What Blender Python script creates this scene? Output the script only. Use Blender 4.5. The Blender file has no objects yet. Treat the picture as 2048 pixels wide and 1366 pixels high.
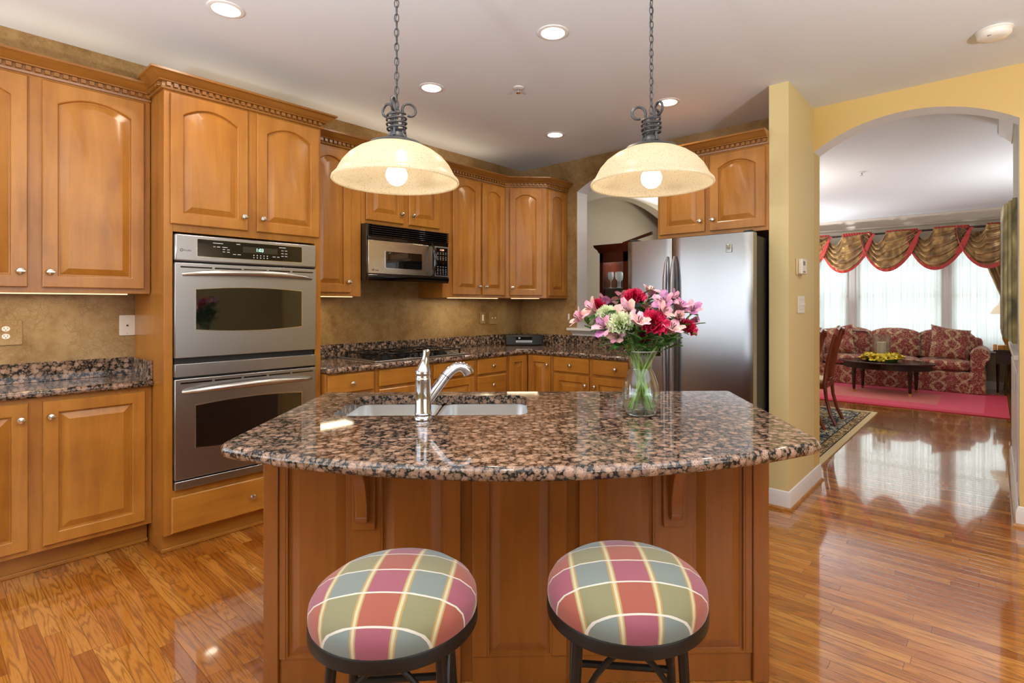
import bpy, bmesh, math, random
from mathutils import Vector, Matrix
from math import sin, cos, pi, radians
random.seed(7)
S = bpy.context.scene
# ---------------------------------------------------------------- camera, world, light, exposure
cam = bpy.data.objects.new('camera', bpy.data.cameras.new('camera'))
S.collection.objects.link(cam); S.camera = cam
cam.location = (0, 0, 1.317)
cam.rotation_euler = (radians(90), 0, radians(-49.11))
cam.data.sensor_width = 36; cam.data.lens = 36*1074/2048
cam.data.shift_x = (1024-1060)/2048; cam.data.shift_y = (608-683)/2048
cam.data.clip_start = .05
S.view_settings.view_transform = 'Standard'; S.view_settings.look = 'None'
S.view_settings.gamma = 1; S.view_settings.use_curve_mapping = False
S.view_settings.exposure = -0.30
w = bpy.data.worlds.new('world'); S.world = w; w.use_nodes = True
w.node_tree.nodes['Background'].inputs[0].default_value = (.80, .90, 1, 1)
w.node_tree.nodes['Background'].inputs[1].default_value = 1.0
S.cycles.max_bounces = 8; S.cycles.transparent_max_bounces = 16
S.cycles.caustics_reflective = False; S.cycles.caustics_refractive = False
S.cycles.sample_clamp_indirect = 4

def light(name, kind, loc, energy, color, rot=(0,0,0), size=.3, sy=None, parent=None, spread=None, spot=None, blend=.5):
    l = bpy.data.lights.new(name, kind); l.energy = energy; l.color = color
    if kind == 'AREA':
        l.size = size
        if sy: l.shape = 'RECTANGLE'; l.size_y = sy
        else: l.shape = 'DISK'
        if spread: l.spread = radians(spread)
    else:
        l.shadow_soft_size = size
        if kind == 'SPOT': l.spot_size = radians(spot or 120); l.spot_blend = blend
    o = bpy.data.objects.new(name, l); S.collection.objects.link(o)
    o.location = loc; o.rotation_euler = rot
    if parent: o.parent = parent
    return o
ZC = 2.74; DAY = (.86, .93, 1.0); WARM = (1, .80, .58)
# daylight entering through the windows (behind the camera, and the living room bay)
light('window_light_breakfast', 'AREA', (-2.40, 2.1, 1.5), 50, DAY, (0, radians(-105), 0), 1.45, 2.9)
light('window_light_side', 'AREA', (-1.4, 3.74, 1.5), 36, DAY, (radians(-105), 0, 0), 1.75, 1.45)
light('window_light_rear', 'AREA', (.4, -2.88, 1.5), 50, DAY, (radians(115), 0, 0), 3.2, 1.5)
light('window_light_living', 'AREA', (11.25, .95, 1.5), 56, (.90, .98, .97), (0, radians(102), 0), 1.5, 3.0)

# ---------------------------------------------------------------- mesh helpers
class MB:
    def __init__(s): s.v = []; s.f = []; s.m = []; s.mi = 0
    def add(s, vs, fs):
        n = len(s.v); s.v += [tuple(p) for p in vs]; s.f += [tuple(n+i for i in f) for f in fs]; s.m += [s.mi]*len(fs); return s
    def box(s, x0, x1, y0, y1, z0, z1):
        return s.add([(x,y,z) for x in (x0,x1) for y in (y0,y1) for z in (z0,z1)],
            [(0,1,3,2),(4,6,7,5),(0,4,5,1),(2,3,7,6),(0,2,6,4),(1,5,7,3)])
    def prism(s, poly, z0, z1, axis='z'):
        def P(a, b, c):
            return {'z': (a,b,c), 'x': (c,a,b), 'y': (a,c,b)}[axis]
        n = len(poly)
        vs = [P(a,b,z0) for a,b in poly] + [P(a,b,z1) for a,b in poly]
        return s.add(vs, [tuple(range(n))[::-1], tuple(range(n,2*n))] + [(i,(i+1)%n,n+(i+1)%n,n+i) for i in range(n)])
    def lathe(s, prof, seg=32, c=(0,0,0), close=False):
        n = len(prof); vs = []
        for k in range(seg):
            a = 2*pi*k/seg
            vs += [(c[0]+r*cos(a), c[1]+r*sin(a), c[2]+z) for r, z in prof]
        fs = []
        m = n if close else n-1
        for k in range(seg):
            for i in range(m):
                j = (i+1) % n; k2 = (k+1) % seg
                fs.append((k*n+i, k2*n+i, k2*n+j, k*n+j))
        if not close:
            fs.append(tuple(k*n for k in range(seg))[::-1]) if prof[0][0] > 1e-5 else None
            fs.append(tuple(k*n+n-1 for k in range(seg))) if prof[-1][0] > 1e-5 else None
        return s.add(vs, [f for f in fs if f])
    def tube(s, pts, r, seg=8, closed=False, flat=None):
        pts = [Vector(p) for p in pts]; n = len(pts)
        rs = r if isinstance(r, (list, tuple)) else [r]*n
        vs = []; up = None
        for i, p in enumerate(pts):
            if closed: t = pts[(i+1) % n]-pts[i-1]
            else: t = pts[min(i+1,n-1)]-pts[max(i-1,0)]
            t.normalize()
            if up is None: up = Vector((0,0,1)) if abs(t.z) < .9 else Vector((1,0,0))
            a = up - t*up.dot(t)
            if a.length < 1e-4: a = t.orthogonal()
            a.normalize(); b = t.cross(a); up = a
            fl = flat or 1
            vs += [p + a*cos(2*pi*k/seg)*rs[i]*fl + b*sin(2*pi*k/seg)*rs[i] for k in range(seg)]
        fs = []
        for i in range(n if closed else n-1):
            j = (i+1) % n
            for k in range(seg): fs.append((i*seg+k, i*seg+(k+1)%seg, j*seg+(k+1)%seg, j*seg+k))
        if not closed: fs += [tuple(range(seg))[::-1], tuple((n-1)*seg+k for k in range(seg))]
        return s.add(vs, fs)
    def grid(s, fn, nu, nv):
        vs = [fn(i/nu, j/nv) for i in range(nu+1) for j in range(nv+1)]
        return s.add(vs, [(i*(nv+1)+j, (i+1)*(nv+1)+j, (i+1)*(nv+1)+j+1, i*(nv+1)+j+1) for i in range(nu) for j in range(nv)])
    def sweep(s, path, prof, closed=False):
        # path of (x,y); prof of (out, z); outward is to the right of travel
        n = len(path); rings = []
        for i in range(n):
            p = Vector(path[i])
            d0 = (p-Vector(path[i-1])).normalized() if (i > 0 or closed) else None
            d1 = (Vector(path[(i+1)%n])-p).normalized() if (i < n-1 or closed) else None
            d0 = d0 or d1; d1 = d1 or d0
            n0 = Vector((d0.y,-d0.x)); n1 = Vector((d1.y,-d1.x)); m = (n0+n1)
            m = m/ max(.2, m.dot(n0)) if m.length > 1e-4 else n0
            rings.append([(p.x+m.x*o, p.y+m.y*o, z) for o, z in prof])
        k = len(prof); vs = [q for r in rings for q in r]; fs = []
        for i in range(n if closed else n-1):
            j = (i+1) % n
            for a in range(k): b = (a+1)%k; fs.append((i*k+a, i*k+b, j*k+b, j*k+a))
        if not closed: fs += [tuple(range(k)), tuple((n-1)*k+a for a in range(k))[::-1]]
        return s.add(vs, fs)
    def xf(s, M, start=0):
        for i in range(start, len(s.v)): s.v[i] = tuple(M @ Vector(s.v[i]))
        return s
    def build(s, name, mats, parent=None, bevel=0, smooth=35, subsurf=0, solid=0, loc=None, rot=None, recalc=True):
        me = bpy.data.meshes.new(name); me.from_pydata(s.v, [], s.f)
        if not isinstance(mats, (list, tuple)): mats = [mats]
        for m in mats: me.materials.append(m)
        me.polygons.foreach_set('material_index', s.m)
        bm = bmesh.new(); bm.from_mesh(me)
        if recalc: bmesh.ops.recalc_face_normals(bm, faces=bm.faces)
        for f in bm.faces: f.smooth = True
        lim = radians(smooth)
        for e in bm.edges:
            if len(e.link_faces) == 2 and e.calc_face_angle(0) > lim: e.smooth = False
        bm.to_mesh(me); bm.free()
        o = bpy.data.objects.new(name, me); S.collection.objects.link(o)
        if parent: o.parent = parent
        if loc: o.location = loc
        if rot is not None: o.rotation_euler = rot if isinstance(rot, tuple) else (0,0,rot)
        if solid:
            q = o.modifiers.new('solid', 'SOLIDIFY'); q.thickness = solid; q.offset = 0
        if bevel:
            q = o.modifiers.new('bevel', 'BEVEL'); q.width = bevel; q.segments = 2; q.limit_method = 'ANGLE'; q.angle_limit = radians(40)
            q.harden_normals = False
        if subsurf:
            q = o.modifiers.new('sub', 'SUBSURF'); q.levels = subsurf; q.render_levels = subsurf
        return o
def thing(name, label, cat, loc=(0,0,0), rz=0, group=None):
    o = bpy.data.objects.new(name, None); S.collection.objects.link(o)
    o.empty_display_size = .1
    o.location = loc; o.rotation_euler = (0,0,rz); tag(o, label, cat, group); return o
def tag(o, label, cat, group=None):
    o['label'] = label; o['category'] = cat
    if group: o['group'] = group
    return o
def struct(o): o['kind'] = 'structure'; return o
def dup(root, loc=None, rz=None, label=None, group=None, scale=None):
    def cp(o, parent):
        c = o.copy(); S.collection.objects.link(c); c.parent = parent
        for k in [x for x in S.collection.objects if x.parent == o]: cp(k, c)
        return c
    kids = {}
    c = cp(root, None)
    if loc: c.location = loc
    if rz is not None: c.rotation_euler = (0,0,rz)
    if label: c['label'] = label
    if group: c['group'] = group
    if scale: c.scale = (scale,)*3
    return c
def text(name, body, size, mat, parent, loc, rot, ext=.0004, align='CENTER', label=None):
    cu = bpy.data.curves.new(name, 'FONT'); cu.body = body; cu.size = size; cu.extrude = ext
    cu.align_x = align; cu.align_y = 'CENTER'; cu.materials.append(mat)
    o = bpy.data.objects.new(name, cu); S.collection.objects.link(o); o.parent = parent
    dg = bpy.context.evaluated_depsgraph_get(); dg.update()
    me = bpy.data.meshes.new_from_object(o.evaluated_get(dg)); bpy.data.objects.remove(o)
    o = bpy.data.objects.new(name, me); S.collection.objects.link(o); o.parent = parent
    o.location = loc; o.rotation_euler = rot
    return o
def rrect(x0, x1, y0, y1, r, n=5):
    out = []
    for cx, cy, a0 in ((x1-r,y0+r,-90),(x1-r,y1-r,0),(x0+r,y1-r,90),(x0+r,y0+r,180)):
        for k in range(n+1):
            a = radians(a0+90*k/n); out.append((cx+r*cos(a), cy+r*sin(a)))
    return out

# ---------------------------------------------------------------- materials
def lin(h):
    if isinstance(h, str):
        c = [int(h[i:i+2],16)/255 for i in (0,2,4)]
        return tuple((x/12.92 if x <= .04045 else ((x+.055)/1.055)**2.4) for x in c)+(1,)
    return tuple(h)+(1,) if len(h) == 3 else tuple(h)
class NT:
    def __init__(s, name):
        s.mat = bpy.data.materials.new(name); s.mat.use_nodes = True; s.t = s.mat.node_tree; s.n = s.t.nodes
        s.b = s.n['Principled BSDF']; s.co = None
    def node(s, typ, ins=None, **kw):
        x = s.n.new(typ)
        for k, v in kw.items(): setattr(x, k, v)
        for k, v in (ins or {}).items(): s.set(x, k, v)
        return x
    def set(s, x, k, v):
        i = x.inputs[k]
        if isinstance(v, bpy.types.NodeSocket): s.t.links.new(v, i)
        elif isinstance(v, bpy.types.Node): s.t.links.new(v.outputs[0], i)
        else:
            if isinstance(v, str) or (i.type == 'RGBA' and isinstance(v, tuple)): v = lin(v)
            try: i.default_value = v
            except Exception: i.default_value = v[:3]
    def coord(s, scale=(1,1,1), rot=(0,0,0), kind='Object', loc=(0,0,0)):
        c = s.node('ShaderNodeTexCoord')
        m = s.node('ShaderNodeMapping', {'Vector': c.outputs[kind], 'Scale': scale, 'Rotation': rot, 'Location': loc})
        return m.outputs[0]
    def noise(s, vec, scale=5, detail=4, rough=.5, dist=0):
        return s.node('ShaderNodeTexNoise', {'Vector': vec, 'Scale': scale, 'Detail': detail, 'Roughness': rough, 'Distortion': dist}).outputs[0]
    def voro(s, vec, scale, feature='F1', rand=1):
        return s.node('ShaderNodeTexVoronoi', {'Vector': vec, 'Scale': scale, 'Randomness': rand}, feature=feature)
    def math(s, op, a, b=0, c=0, clamp=False):
        x = s.node('ShaderNodeMath', operation=op, use_clamp=clamp)
        s.set(x, 0, a); s.set(x, 1, b)
        if c: s.set(x, 2, c)
        return x.outputs[0]
    def ramp(s, fac, stops, interp='LINEAR'):
        r = s.node('ShaderNodeValToRGB', {'Fac': fac}); r.color_ramp.interpolation = interp
        e = r.color_ramp.elements
        while len(e) < len(stops): e.new(.5)
        for q, (p, c) in zip(e, stops): q.position = p; q.color = lin(c) if not isinstance(c, (int,float)) else (c,c,c,1)
        return r.outputs[0]
    def mix(s, fac, a, b, blend='MIX'):
        m = s.node('ShaderNodeMix', data_type='RGBA', blend_type=blend)
        s.set(m, 0, fac); s.set(m, 6, a); s.set(m, 7, b)
        return m.outputs[2]
    def sep(s, vec):
        return s.node('ShaderNodeSeparateXYZ', {0: vec}).outputs
    def comb(s, x=0, y=0, z=0):
        return s.node('ShaderNodeCombineXYZ', {0: x, 1: y, 2: z}).outputs[0]
    def bump(s, h, strength=.2, dist=.002, inv=False):
        b = s.node('ShaderNodeBump', {'Height': h, 'Strength': strength, 'Distance': dist}, invert=inv)
        s.set(s.b, 'Normal', b.outputs[0]); return b
    def p(s, **kw):
        names = {'col':'Base Color','rough':'Roughness','metal':'Metallic','spec':'Specular IOR Level','coat':'Coat Weight','coatr':'Coat Roughness',
                 'trans':'Transmission Weight','ior':'IOR','alpha':'Alpha','emc':'Emission Color','ems':'Emission Strength','sheen':'Sheen Weight','sss':'Subsurface Weight','aniso':'Anisotropic'}
        for k, v in kw.items(): s.set(s.b, names[k], v)
        return s.mat
def plain(name, col, rough=.5, **kw):
    t = NT(name); return t.p(col=col, rough=rough, **kw)

def wood_mat(name, c1, c2, c3, rough=.3, scale=1., axis='z', coat=.25):
    t = NT(name)
    sc = {'z': (9,9,.9), 'x': (.9,9,9), 'y': (9,.9,9)}[axis]
    co = t.coord(tuple(a*scale for a in sc))
    n1 = t.noise(co, 2.2, 6, .6, .6); 
    co2 = t.coord((1.5,1.5,1.1)); n2 = t.noise(co2, 2.5, 3, .5)
    co3 = t.coord(tuple(a*scale*7 for a in sc)); n3 = t.noise(co3, 3, 3, .6)
    f = t.math('ADD', t.math('MULTIPLY', n1, .5), t.math('MULTIPLY', n2, .5))
    col = t.ramp(f, [(.22, c1), (.5, c2), (.80, c3)])
    col = t.mix(t.math('MULTIPLY', n3, .22), col, c1)
    return t.p(col=col, rough=rough, coat=coat, coatr=.2, spec=.4)
maple = wood_mat('honey_maple', '804C1A', 'A96F28', 'C4893A')
maple_h = wood_mat('honey_maple_horizontal', '804C1A', 'A96F28', 'C4893A', axis='x')
maple_c = wood_mat('maple_molding', '6C4218', '8E5C24', 'A67234', axis='x')
maple_d = wood_mat('honey_maple_island', '6C3D14', '874F1C', '9A6028')
cherry = wood_mat('dark_cherry', '3A1208', '5A2010', '7A3018', rough=.22)
mahog = wood_mat('red_mahogany', '5A2212', '853A20', 'A5522F', rough=.2)
espresso = wood_mat('espresso_wood', '1C0E0A', '2C1712', '3D241B', rough=.18)

def floor_mat():
    t = NT('oak_strip_floor')
    c = t.node('ShaderNodeTexCoord').outputs['Object']; x, y, z = t.sep(c)
    W = .057
    xr = t.math('DIVIDE', x, W); row = t.math('FLOOR', xr); fx = t.math('FRACT', xr)
    rnd = t.node('ShaderNodeTexWhiteNoise', {'W': row}, noise_dimensions='1D').outputs[0]
    yr = t.math('ADD', t.math('DIVIDE', y, .85), t.math('MULTIPLY', rnd, 13.7)); seg = t.math('FLOOR', yr); fy = t.math('FRACT', yr)
    rr = t.node('ShaderNodeTexWhiteNoise', {'Vector': t.comb(row, seg, 0)}, noise_dimensions='3D')
    r = rr.outputs[0]
    # flowing oak grain, shifted from board to board
    gv = t.comb(t.math('ADD', t.math('MULTIPLY', x, 12), t.math('MULTIPLY', r, 31)), t.math('ADD', t.math('MULTIPLY', y, .85), t.math('MULTIPLY', r, 17)), 0)
    n = t.noise(gv, 1.1, 3, .45, .35)
    rings = t.math('SINE', t.math('MULTIPLY', n, 88))
    ringm = t.math('POWER', t.math('MULTIPLY_ADD', rings, .5, .5), 3.0)
    fine = t.noise(t.comb(t.math('MULTIPLY', x, 420), t.math('MULTIPLY', y, 16), r), 1, 3, .6)
    patch = t.noise(t.comb(t.math('MULTIPLY', x, 2), y, r), 1.3, 2, .5)
    base = t.ramp(r, [(0, '884C16'), (.3, 'A0601E'), (.6, 'B07028'), (1, 'C48A3E')])
    base = t.mix(t.math('MULTIPLY', patch, .35), base, 'A05A1E')
    col = t.mix(t.math('MULTIPLY', ringm, .60), base, '6A3812')
    col = t.mix(t.math('MULTIPLY', t.math('GREATER_THAN', fine, .56), .28), col, '7A4013')
    ex = t.math('MINIMUM', fx, t.math('SUBTRACT', 1, fx)); ey = t.math('MINIMUM', fy, t.math('SUBTRACT', 1, fy))
    sx = t.math('MULTIPLY', ex, W); sy = t.math('MULTIPLY', ey, .85)
    e = t.math('MINIMUM', sx, sy)
    gap = t.math('LESS_THAN', e, .0008)
    col = t.mix(t.math('MULTIPLY', gap, .7), col, '3A1C08')
    h = t.math('MINIMUM', t.math('DIVIDE', e, .004), 1)
    # each strip is very slightly cupped, so reflections break into lines
    cup = t.math('MULTIPLY', t.math('POWER', t.math('ABSOLUTE', t.math('SUBTRACT', fx, .5)), 2), .8)
    t.bump(t.math('SUBTRACT', h, cup), .35, .0012)
    return t.p(col=col, rough=.12, spec=.5, coat=.8, coatr=.04)
M_floor = floor_mat()

def granite(name, dark='0E0F10', tan='907562'):
    t = NT(name)
    co = t.coord(); wob = t.noise(co, 30, 2, .5)
    cw = t.node('ShaderNodeVectorMath', {0: co, 1: t.node('ShaderNodeVectorMath', {0: t.comb(wob, wob, wob), 3: .012}, operation='SCALE').outputs[0]}, operation='ADD').outputs[0]
    v1 = t.voro(cw, 41); d1 = v1.outputs['Distance']; rc = t.sep(v1.outputs['Color'])[0]
    v2 = t.voro(cw, 96); d2 = v2.outputs['Distance']; rc2 = t.sep(v2.outputs['Color'])[1]
    n = t.noise(co, 260, 3, .6); ne = t.noise(co, 120, 3, .65)
    d1 = t.math('ADD', d1, t.math('MULTIPLY', t.math('SUBTRACT', ne, .5), .42)); d2 = t.math('ADD', d2, t.math('MULTIPLY', t.math('SUBTRACT', n, .5), .5))
    rad = t.math('MULTIPLY_ADD', rc, .30, .34)
    m1 = t.math('LESS_THAN', d1, rad)
    m2 = t.math('LESS_THAN', d2, t.math('MULTIPLY_ADD', rc2, .36, .30))
    n2 = t.noise(co, 95, 3, .6)
    tc = t.ramp(rc, [(0, '6E5646'), (.5, tan), (1, 'AA8E7A')])
    ring = t.math('GREATER_THAN', t.math('DIVIDE', d1, rad), .72)
    tc = t.mix(t.math('MULTIPLY', ring, .45), tc, '5A4234')
    tc = t.mix(t.math('GREATER_THAN', n, .60), tc, '4A372C')
    dc = t.ramp(n2, [(.4, dark), (.6, '2A2826'), (.72, '4A443E')])
    sm = t.ramp(rc2, [(0, '4E4038'), (1, '86705F')])
    col = t.mix(m2, dc, sm); col = t.mix(m1, col, tc)
    return t.p(col=col, rough=.05, spec=.5)
M_gran = granite('brown_granite')

def wallpaper():
    t = NT('gold_crackle_wallpaper')
    co = t.coord()
    n1 = t.noise(co, 2.3, 4, .6, .5); n2 = t.noise(co, 22, 5, .7)
    base = t.ramp(t.math('ADD', t.math('MULTIPLY', n1, .7), t.math('MULTIPLY', n2, .3)), [(.35, '805F34'), (.5, '9E7F52'), (.65, 'B0946A')])
    lines = None
    for k, (rz, sc) in enumerate(((.5, 8), (-.7, 11), (1.3, 13), (2.2, 16), (.1, 21))):
        c2 = t.coord((sc, sc, sc), (rz, rz*1.3, rz*.8), loc=(k*3.1, k, 2*k))
        v = t.voro(c2, 1.7, 'DISTANCE_TO_EDGE').outputs[0]
        l = t.math('LESS_THAN', v, .016)
        lines = l if lines is None else t.math('MAXIMUM', lines, l)
    br = t.math('GREATER_THAN', t.noise(co, 9, 2), .45)
    lm = t.math('MULTIPLY', lines, br)
    col = t.mix(t.math('MULTIPLY', lm, .3), base, '5A4020')
    t.bump(lm, .12, .001, True)
    return t.p(col=col, rough=.38, metal=.15, spec=.4)
M_paper = wallpaper()
def steel(name, col='A9A9AB', rough=.30, ax='x', st=.08):
    t = NT(name)
    sc = {'x': (3,1500,1500), 'z': (1500,1500,3), 'y': (1500,3,1500)}[ax]
    n = t.noise(t.coord(sc), 1, 2, .6)
    w = t.noise(t.coord((1.2,1.2,5)), 1.3, 1, .4)
    r = t.math('MULTIPLY_ADD', n, st, rough-.04)
    t.bump(w, .03, .01)
    c = t.mix(t.math('MULTIPLY', n, .12), col, '9A9896')
    return t.p(col=c, rough=r, metal=1, aniso=.4)
M_steel = steel('brushed_steel'); M_steelf = steel('brushed_steel_fridge', '9C9C9E', .22, 'y')
M_sink = plain('sink_steel', 'E2E4E6', .32, metal=.8)
M_chrome = plain('polished_chrome', 'C4C4C8', .07, metal=1)
M_nickel = plain('satin_nickel', 'D6CFC2', .22, metal=1)
M_black = plain('gloss_black', '060607', .12, coat=.5)
M_blackm = plain('matte_black', '0C0C0D', .5)
M_glassd = plain('dark_oven_glass', '0A0C0C', .04, spec=.9, coat=.8, coatr=.02)
M_iron = plain('wrought_iron', '1C1713', .42, metal=.4)
M_pewter = plain('pewter_iron', '4A4A4C', .45, metal=.6)
M_white = plain('white_trim', 'E6E4E4', .35)
M_ceil = plain('ceiling_paint', 'DDE4EC', .9)
M_ceil2 = plain('living_ceiling_paint', 'E0E1E4', .7)
M_yellow = plain('cream_yellow_paint', 'DAC892', .55)
M_yellow2 = plain('warm_yellow_paint', 'D8BA76', .55)
M_beige = plain('dining_beige_paint', 'BDB49E', .5)
M_plastic = plain('white_plastic', 'E8E6DE', .35)
M_dark = plain('slot_dark', '15110D', .6)
def glass(name, col=(1,1,1), rough=0, ior=1.45):
    t = NT(name); return t.p(col=col, rough=rough, trans=1, ior=ior)
def thin_glass(name, refl=.12, tint=(1,1,1,1)):
    t = NT(name); n = t.n
    tr = t.node('ShaderNodeBsdfTransparent', {0: tint}); gl = t.node('ShaderNodeBsdfGlossy', {'Roughness': .02})
    lw = t.node('ShaderNodeLayerWeight', {'Blend': .35})
    f = t.math('MULTIPLY_ADD', lw.outputs['Facing'], .55, refl, clamp=True)
    m = t.node('ShaderNodeMixShader', {0: f, 1: tr.outputs[0], 2: gl.outputs[0]})
    t.t.links.new(m.outputs[0], n['Material Output'].inputs[0]); return t.mat
M_glass = thin_glass('clear_glass', .05)
M_pane = thin_glass('window_glass', .03)
def emis(name, col, st, base='FFFFFF'):
    t = NT(name); return t.p(col=base, emc=col, ems=st, rough=.5)
M_can = emis('recessed_lamp_glow', 'FFF4E4', 14)
M_bulb = emis('bulb_glow', 'FFF3DC', 16)
M_strip = emis('strip_lamp_glow', 'FFD9A0', 1.8)
def shade_glass():
    t = NT('cream_speckled_glass')
    co = t.coord(); n = t.noise(co, 170, 3, .7)
    sp = t.math('GREATER_THAN', n, .60)
    col = t.mix(t.math('MULTIPLY', sp, .6), 'F3EAD2', 'C4AC80')
    d = t.node('ShaderNodeBsdfDiffuse', {0: col}); tl = t.node('ShaderNodeBsdfTranslucent', {0: col}); g = t.node('ShaderNodeBsdfGlossy', {'Roughness': .25})
    m = t.node('ShaderNodeMixShader', {0: .62, 1: d.outputs[0], 2: tl.outputs[0]})
    m2 = t.node('ShaderNodeMixShader', {0: .05, 1: m.outputs[0], 2: g.outputs[0]})
    t.t.links.new(m2.outputs[0], t.n['Material Output'].inputs[0]); return t.mat
M_shade = shade_glass()
def sheer():
    t = NT('sheer_curtain_fabric'); 
    st = t.noise(t.coord((1,34,.15)), 1.2, 3, .6)
    col = t.ramp(st, [(.35, 'DDE6DE'), (.6, 'F6FAF6')])
    tl = t.node('ShaderNodeBsdfTranslucent', {0: col}); d = t.node('ShaderNodeBsdfDiffuse', {0: col}); tr = t.node('ShaderNodeBsdfTransparent')
    m = t.node('ShaderNodeMixShader', {0: .4, 1: tl.outputs[0], 2: d.outputs[0]})
    f = t.math('MULTIPLY_ADD', st, -1.6, .95, clamp=True)
    m2 = t.node('ShaderNodeMixShader', {0: f, 1: m.outputs[0], 2: tr.outputs[0]})
    t.t.links.new(m2.outputs[0], t.n['Material Output'].inputs[0]); return t.mat
M_sheer = sheer()
def silk(name, a, b, c):
    t = NT(name); n = t.noise(t.coord((5,5,2)), 2, 3, .5, .6)
    return t.p(col=t.ramp(n, [(.35, a), (.5, b), (.65, c)]), rough=.35, metal=.35, sheen=.3)
M_silk = silk('bronze_silk', '6E4E2C', '94703E', 'B8925A')
M_silkred = plain('red_silk_band', 'B02A22', .45, sheen=.3)
M_gold = silk('gold_silk', '8A5A14', 'C0872A', 'DCA94A')
def damask():
    t = NT('red_damask_upholstery')
    x, y, z = t.sep(t.coord())
    # ogee lattice from the sum of y and z waves
    vec = t.comb(0, y, z)
    wob = t.noise(vec if False else t.coord(), 9, 3, .6)
    k = 2*pi/.30; kz = 2*pi/.36
    hz = t.math('MULTIPLY', t.math('ADD', z, t.math('MULTIPLY', y, .7)), kz)
    a = t.math('ABSOLUTE', t.math('SINE', t.math('ADD', t.math('MULTIPLY', x, k/2), t.math('MULTIPLY', t.math('SINE', hz), .85))))
    b = t.math('ABSOLUTE', t.math('SINE', t.math('SUBTRACT', t.math('MULTIPLY', x, k/2), t.math('MULTIPLY', t.math('SINE', hz), .85))))
    m = t.math('MINIMUM', a, b)
    v = t.voro(t.coord(), 26, 'DISTANCE_TO_EDGE').outputs[0]
    sw = t.noise(t.coord(), 30, 4, .7, 1.6)
    lat = t.math('LESS_THAN', t.math('ADD', m, t.math('MULTIPLY', t.math('SUBTRACT', wob, .5), .5)), .26)
    leaf = t.math('GREATER_THAN', sw, .53)
    col = t.mix(t.math('MULTIPLY', leaf, .7), '842A2E', 'C09A78')
    col = t.mix(lat, col, t.ramp(sw, [(.42, '7A2A28'), (.5, 'C6A880'), (.7, 'D8C09A')]))
    return t.p(col=col, rough=.8, sheen=.2)
M_damask = damask()
def plaid():
    t = NT('plaid_cushion_fabric')
    x, y, z = t.sep(t.coord())
    sc_ = t.math('MULTIPLY_ADD', t.math('SUBTRACT', .700, z), 2.4, 1.0); sc_ = t.math('MAXIMUM', sc_, 1.0)
    x = t.math('MULTIPLY', x, sc_); y = t.math('MULTIPLY', y, sc_)
    P = .176; px = t.math('MODULO', t.math('ADD', t.math('ADD', x, P*10), P*.5), P)     # 0..P, centre col at P/2
    ax = t.math('ABSOLUTE', t.math('SUBTRACT', px, P*.5))                                 # 0 centre of red col
    red = t.math('LESS_THAN', ax, .0375)
    stripe = t.math('MULTIPLY', t.math('GREATER_THAN', ax, .0375), t.math('LESS_THAN', ax, .0515))
    thin = t.math('MULTIPLY', t.math('GREATER_THAN', ax, .041), t.math('LESS_THAN', ax, .0475))
    R = .168; py = t.math('MODULO', t.math('ADD', t.math('ADD', y, R*10), .094), R)
    rowA = t.math('LESS_THAN', py, R*.5)                                                  # pink row
    cA = t.mix(red, '626E6A', '80384C'); cB = t.mix(red, '6E6C4A', '863A2A')
    col = t.mix(rowA, cB, cA)
    sc = t.mix(thin, 'A07E3E', 'B8B08E')
    col = t.mix(t.math('MULTIPLY', stripe, .85), col, sc)
    ph = t.math('ABSOLUTE', t.math('SUBTRACT', t.math('MODULO', t.math('ADD', py, R*.25), R*.5), R*.25))
    # cord lines where the rows change
    cord = t.math('LESS_THAN', t.math('MINIMUM', t.math('MINIMUM', py, t.math('SUBTRACT', R, py)), t.math('ABSOLUTE', t.math('SUBTRACT', py, R*.5))), .0024)
    col = t.mix(cord, col, 'C4C0B4')
    n = t.noise(t.coord((900,60,60)), 1, 2, .5)
    col = t.mix(t.math('MULTIPLY', n, .2), col, '7A6A5A')
    t.bump(cord, .6, .002)
    return t.p(col=col, rough=.8, sheen=.2)
M_plaid = plaid()
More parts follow.
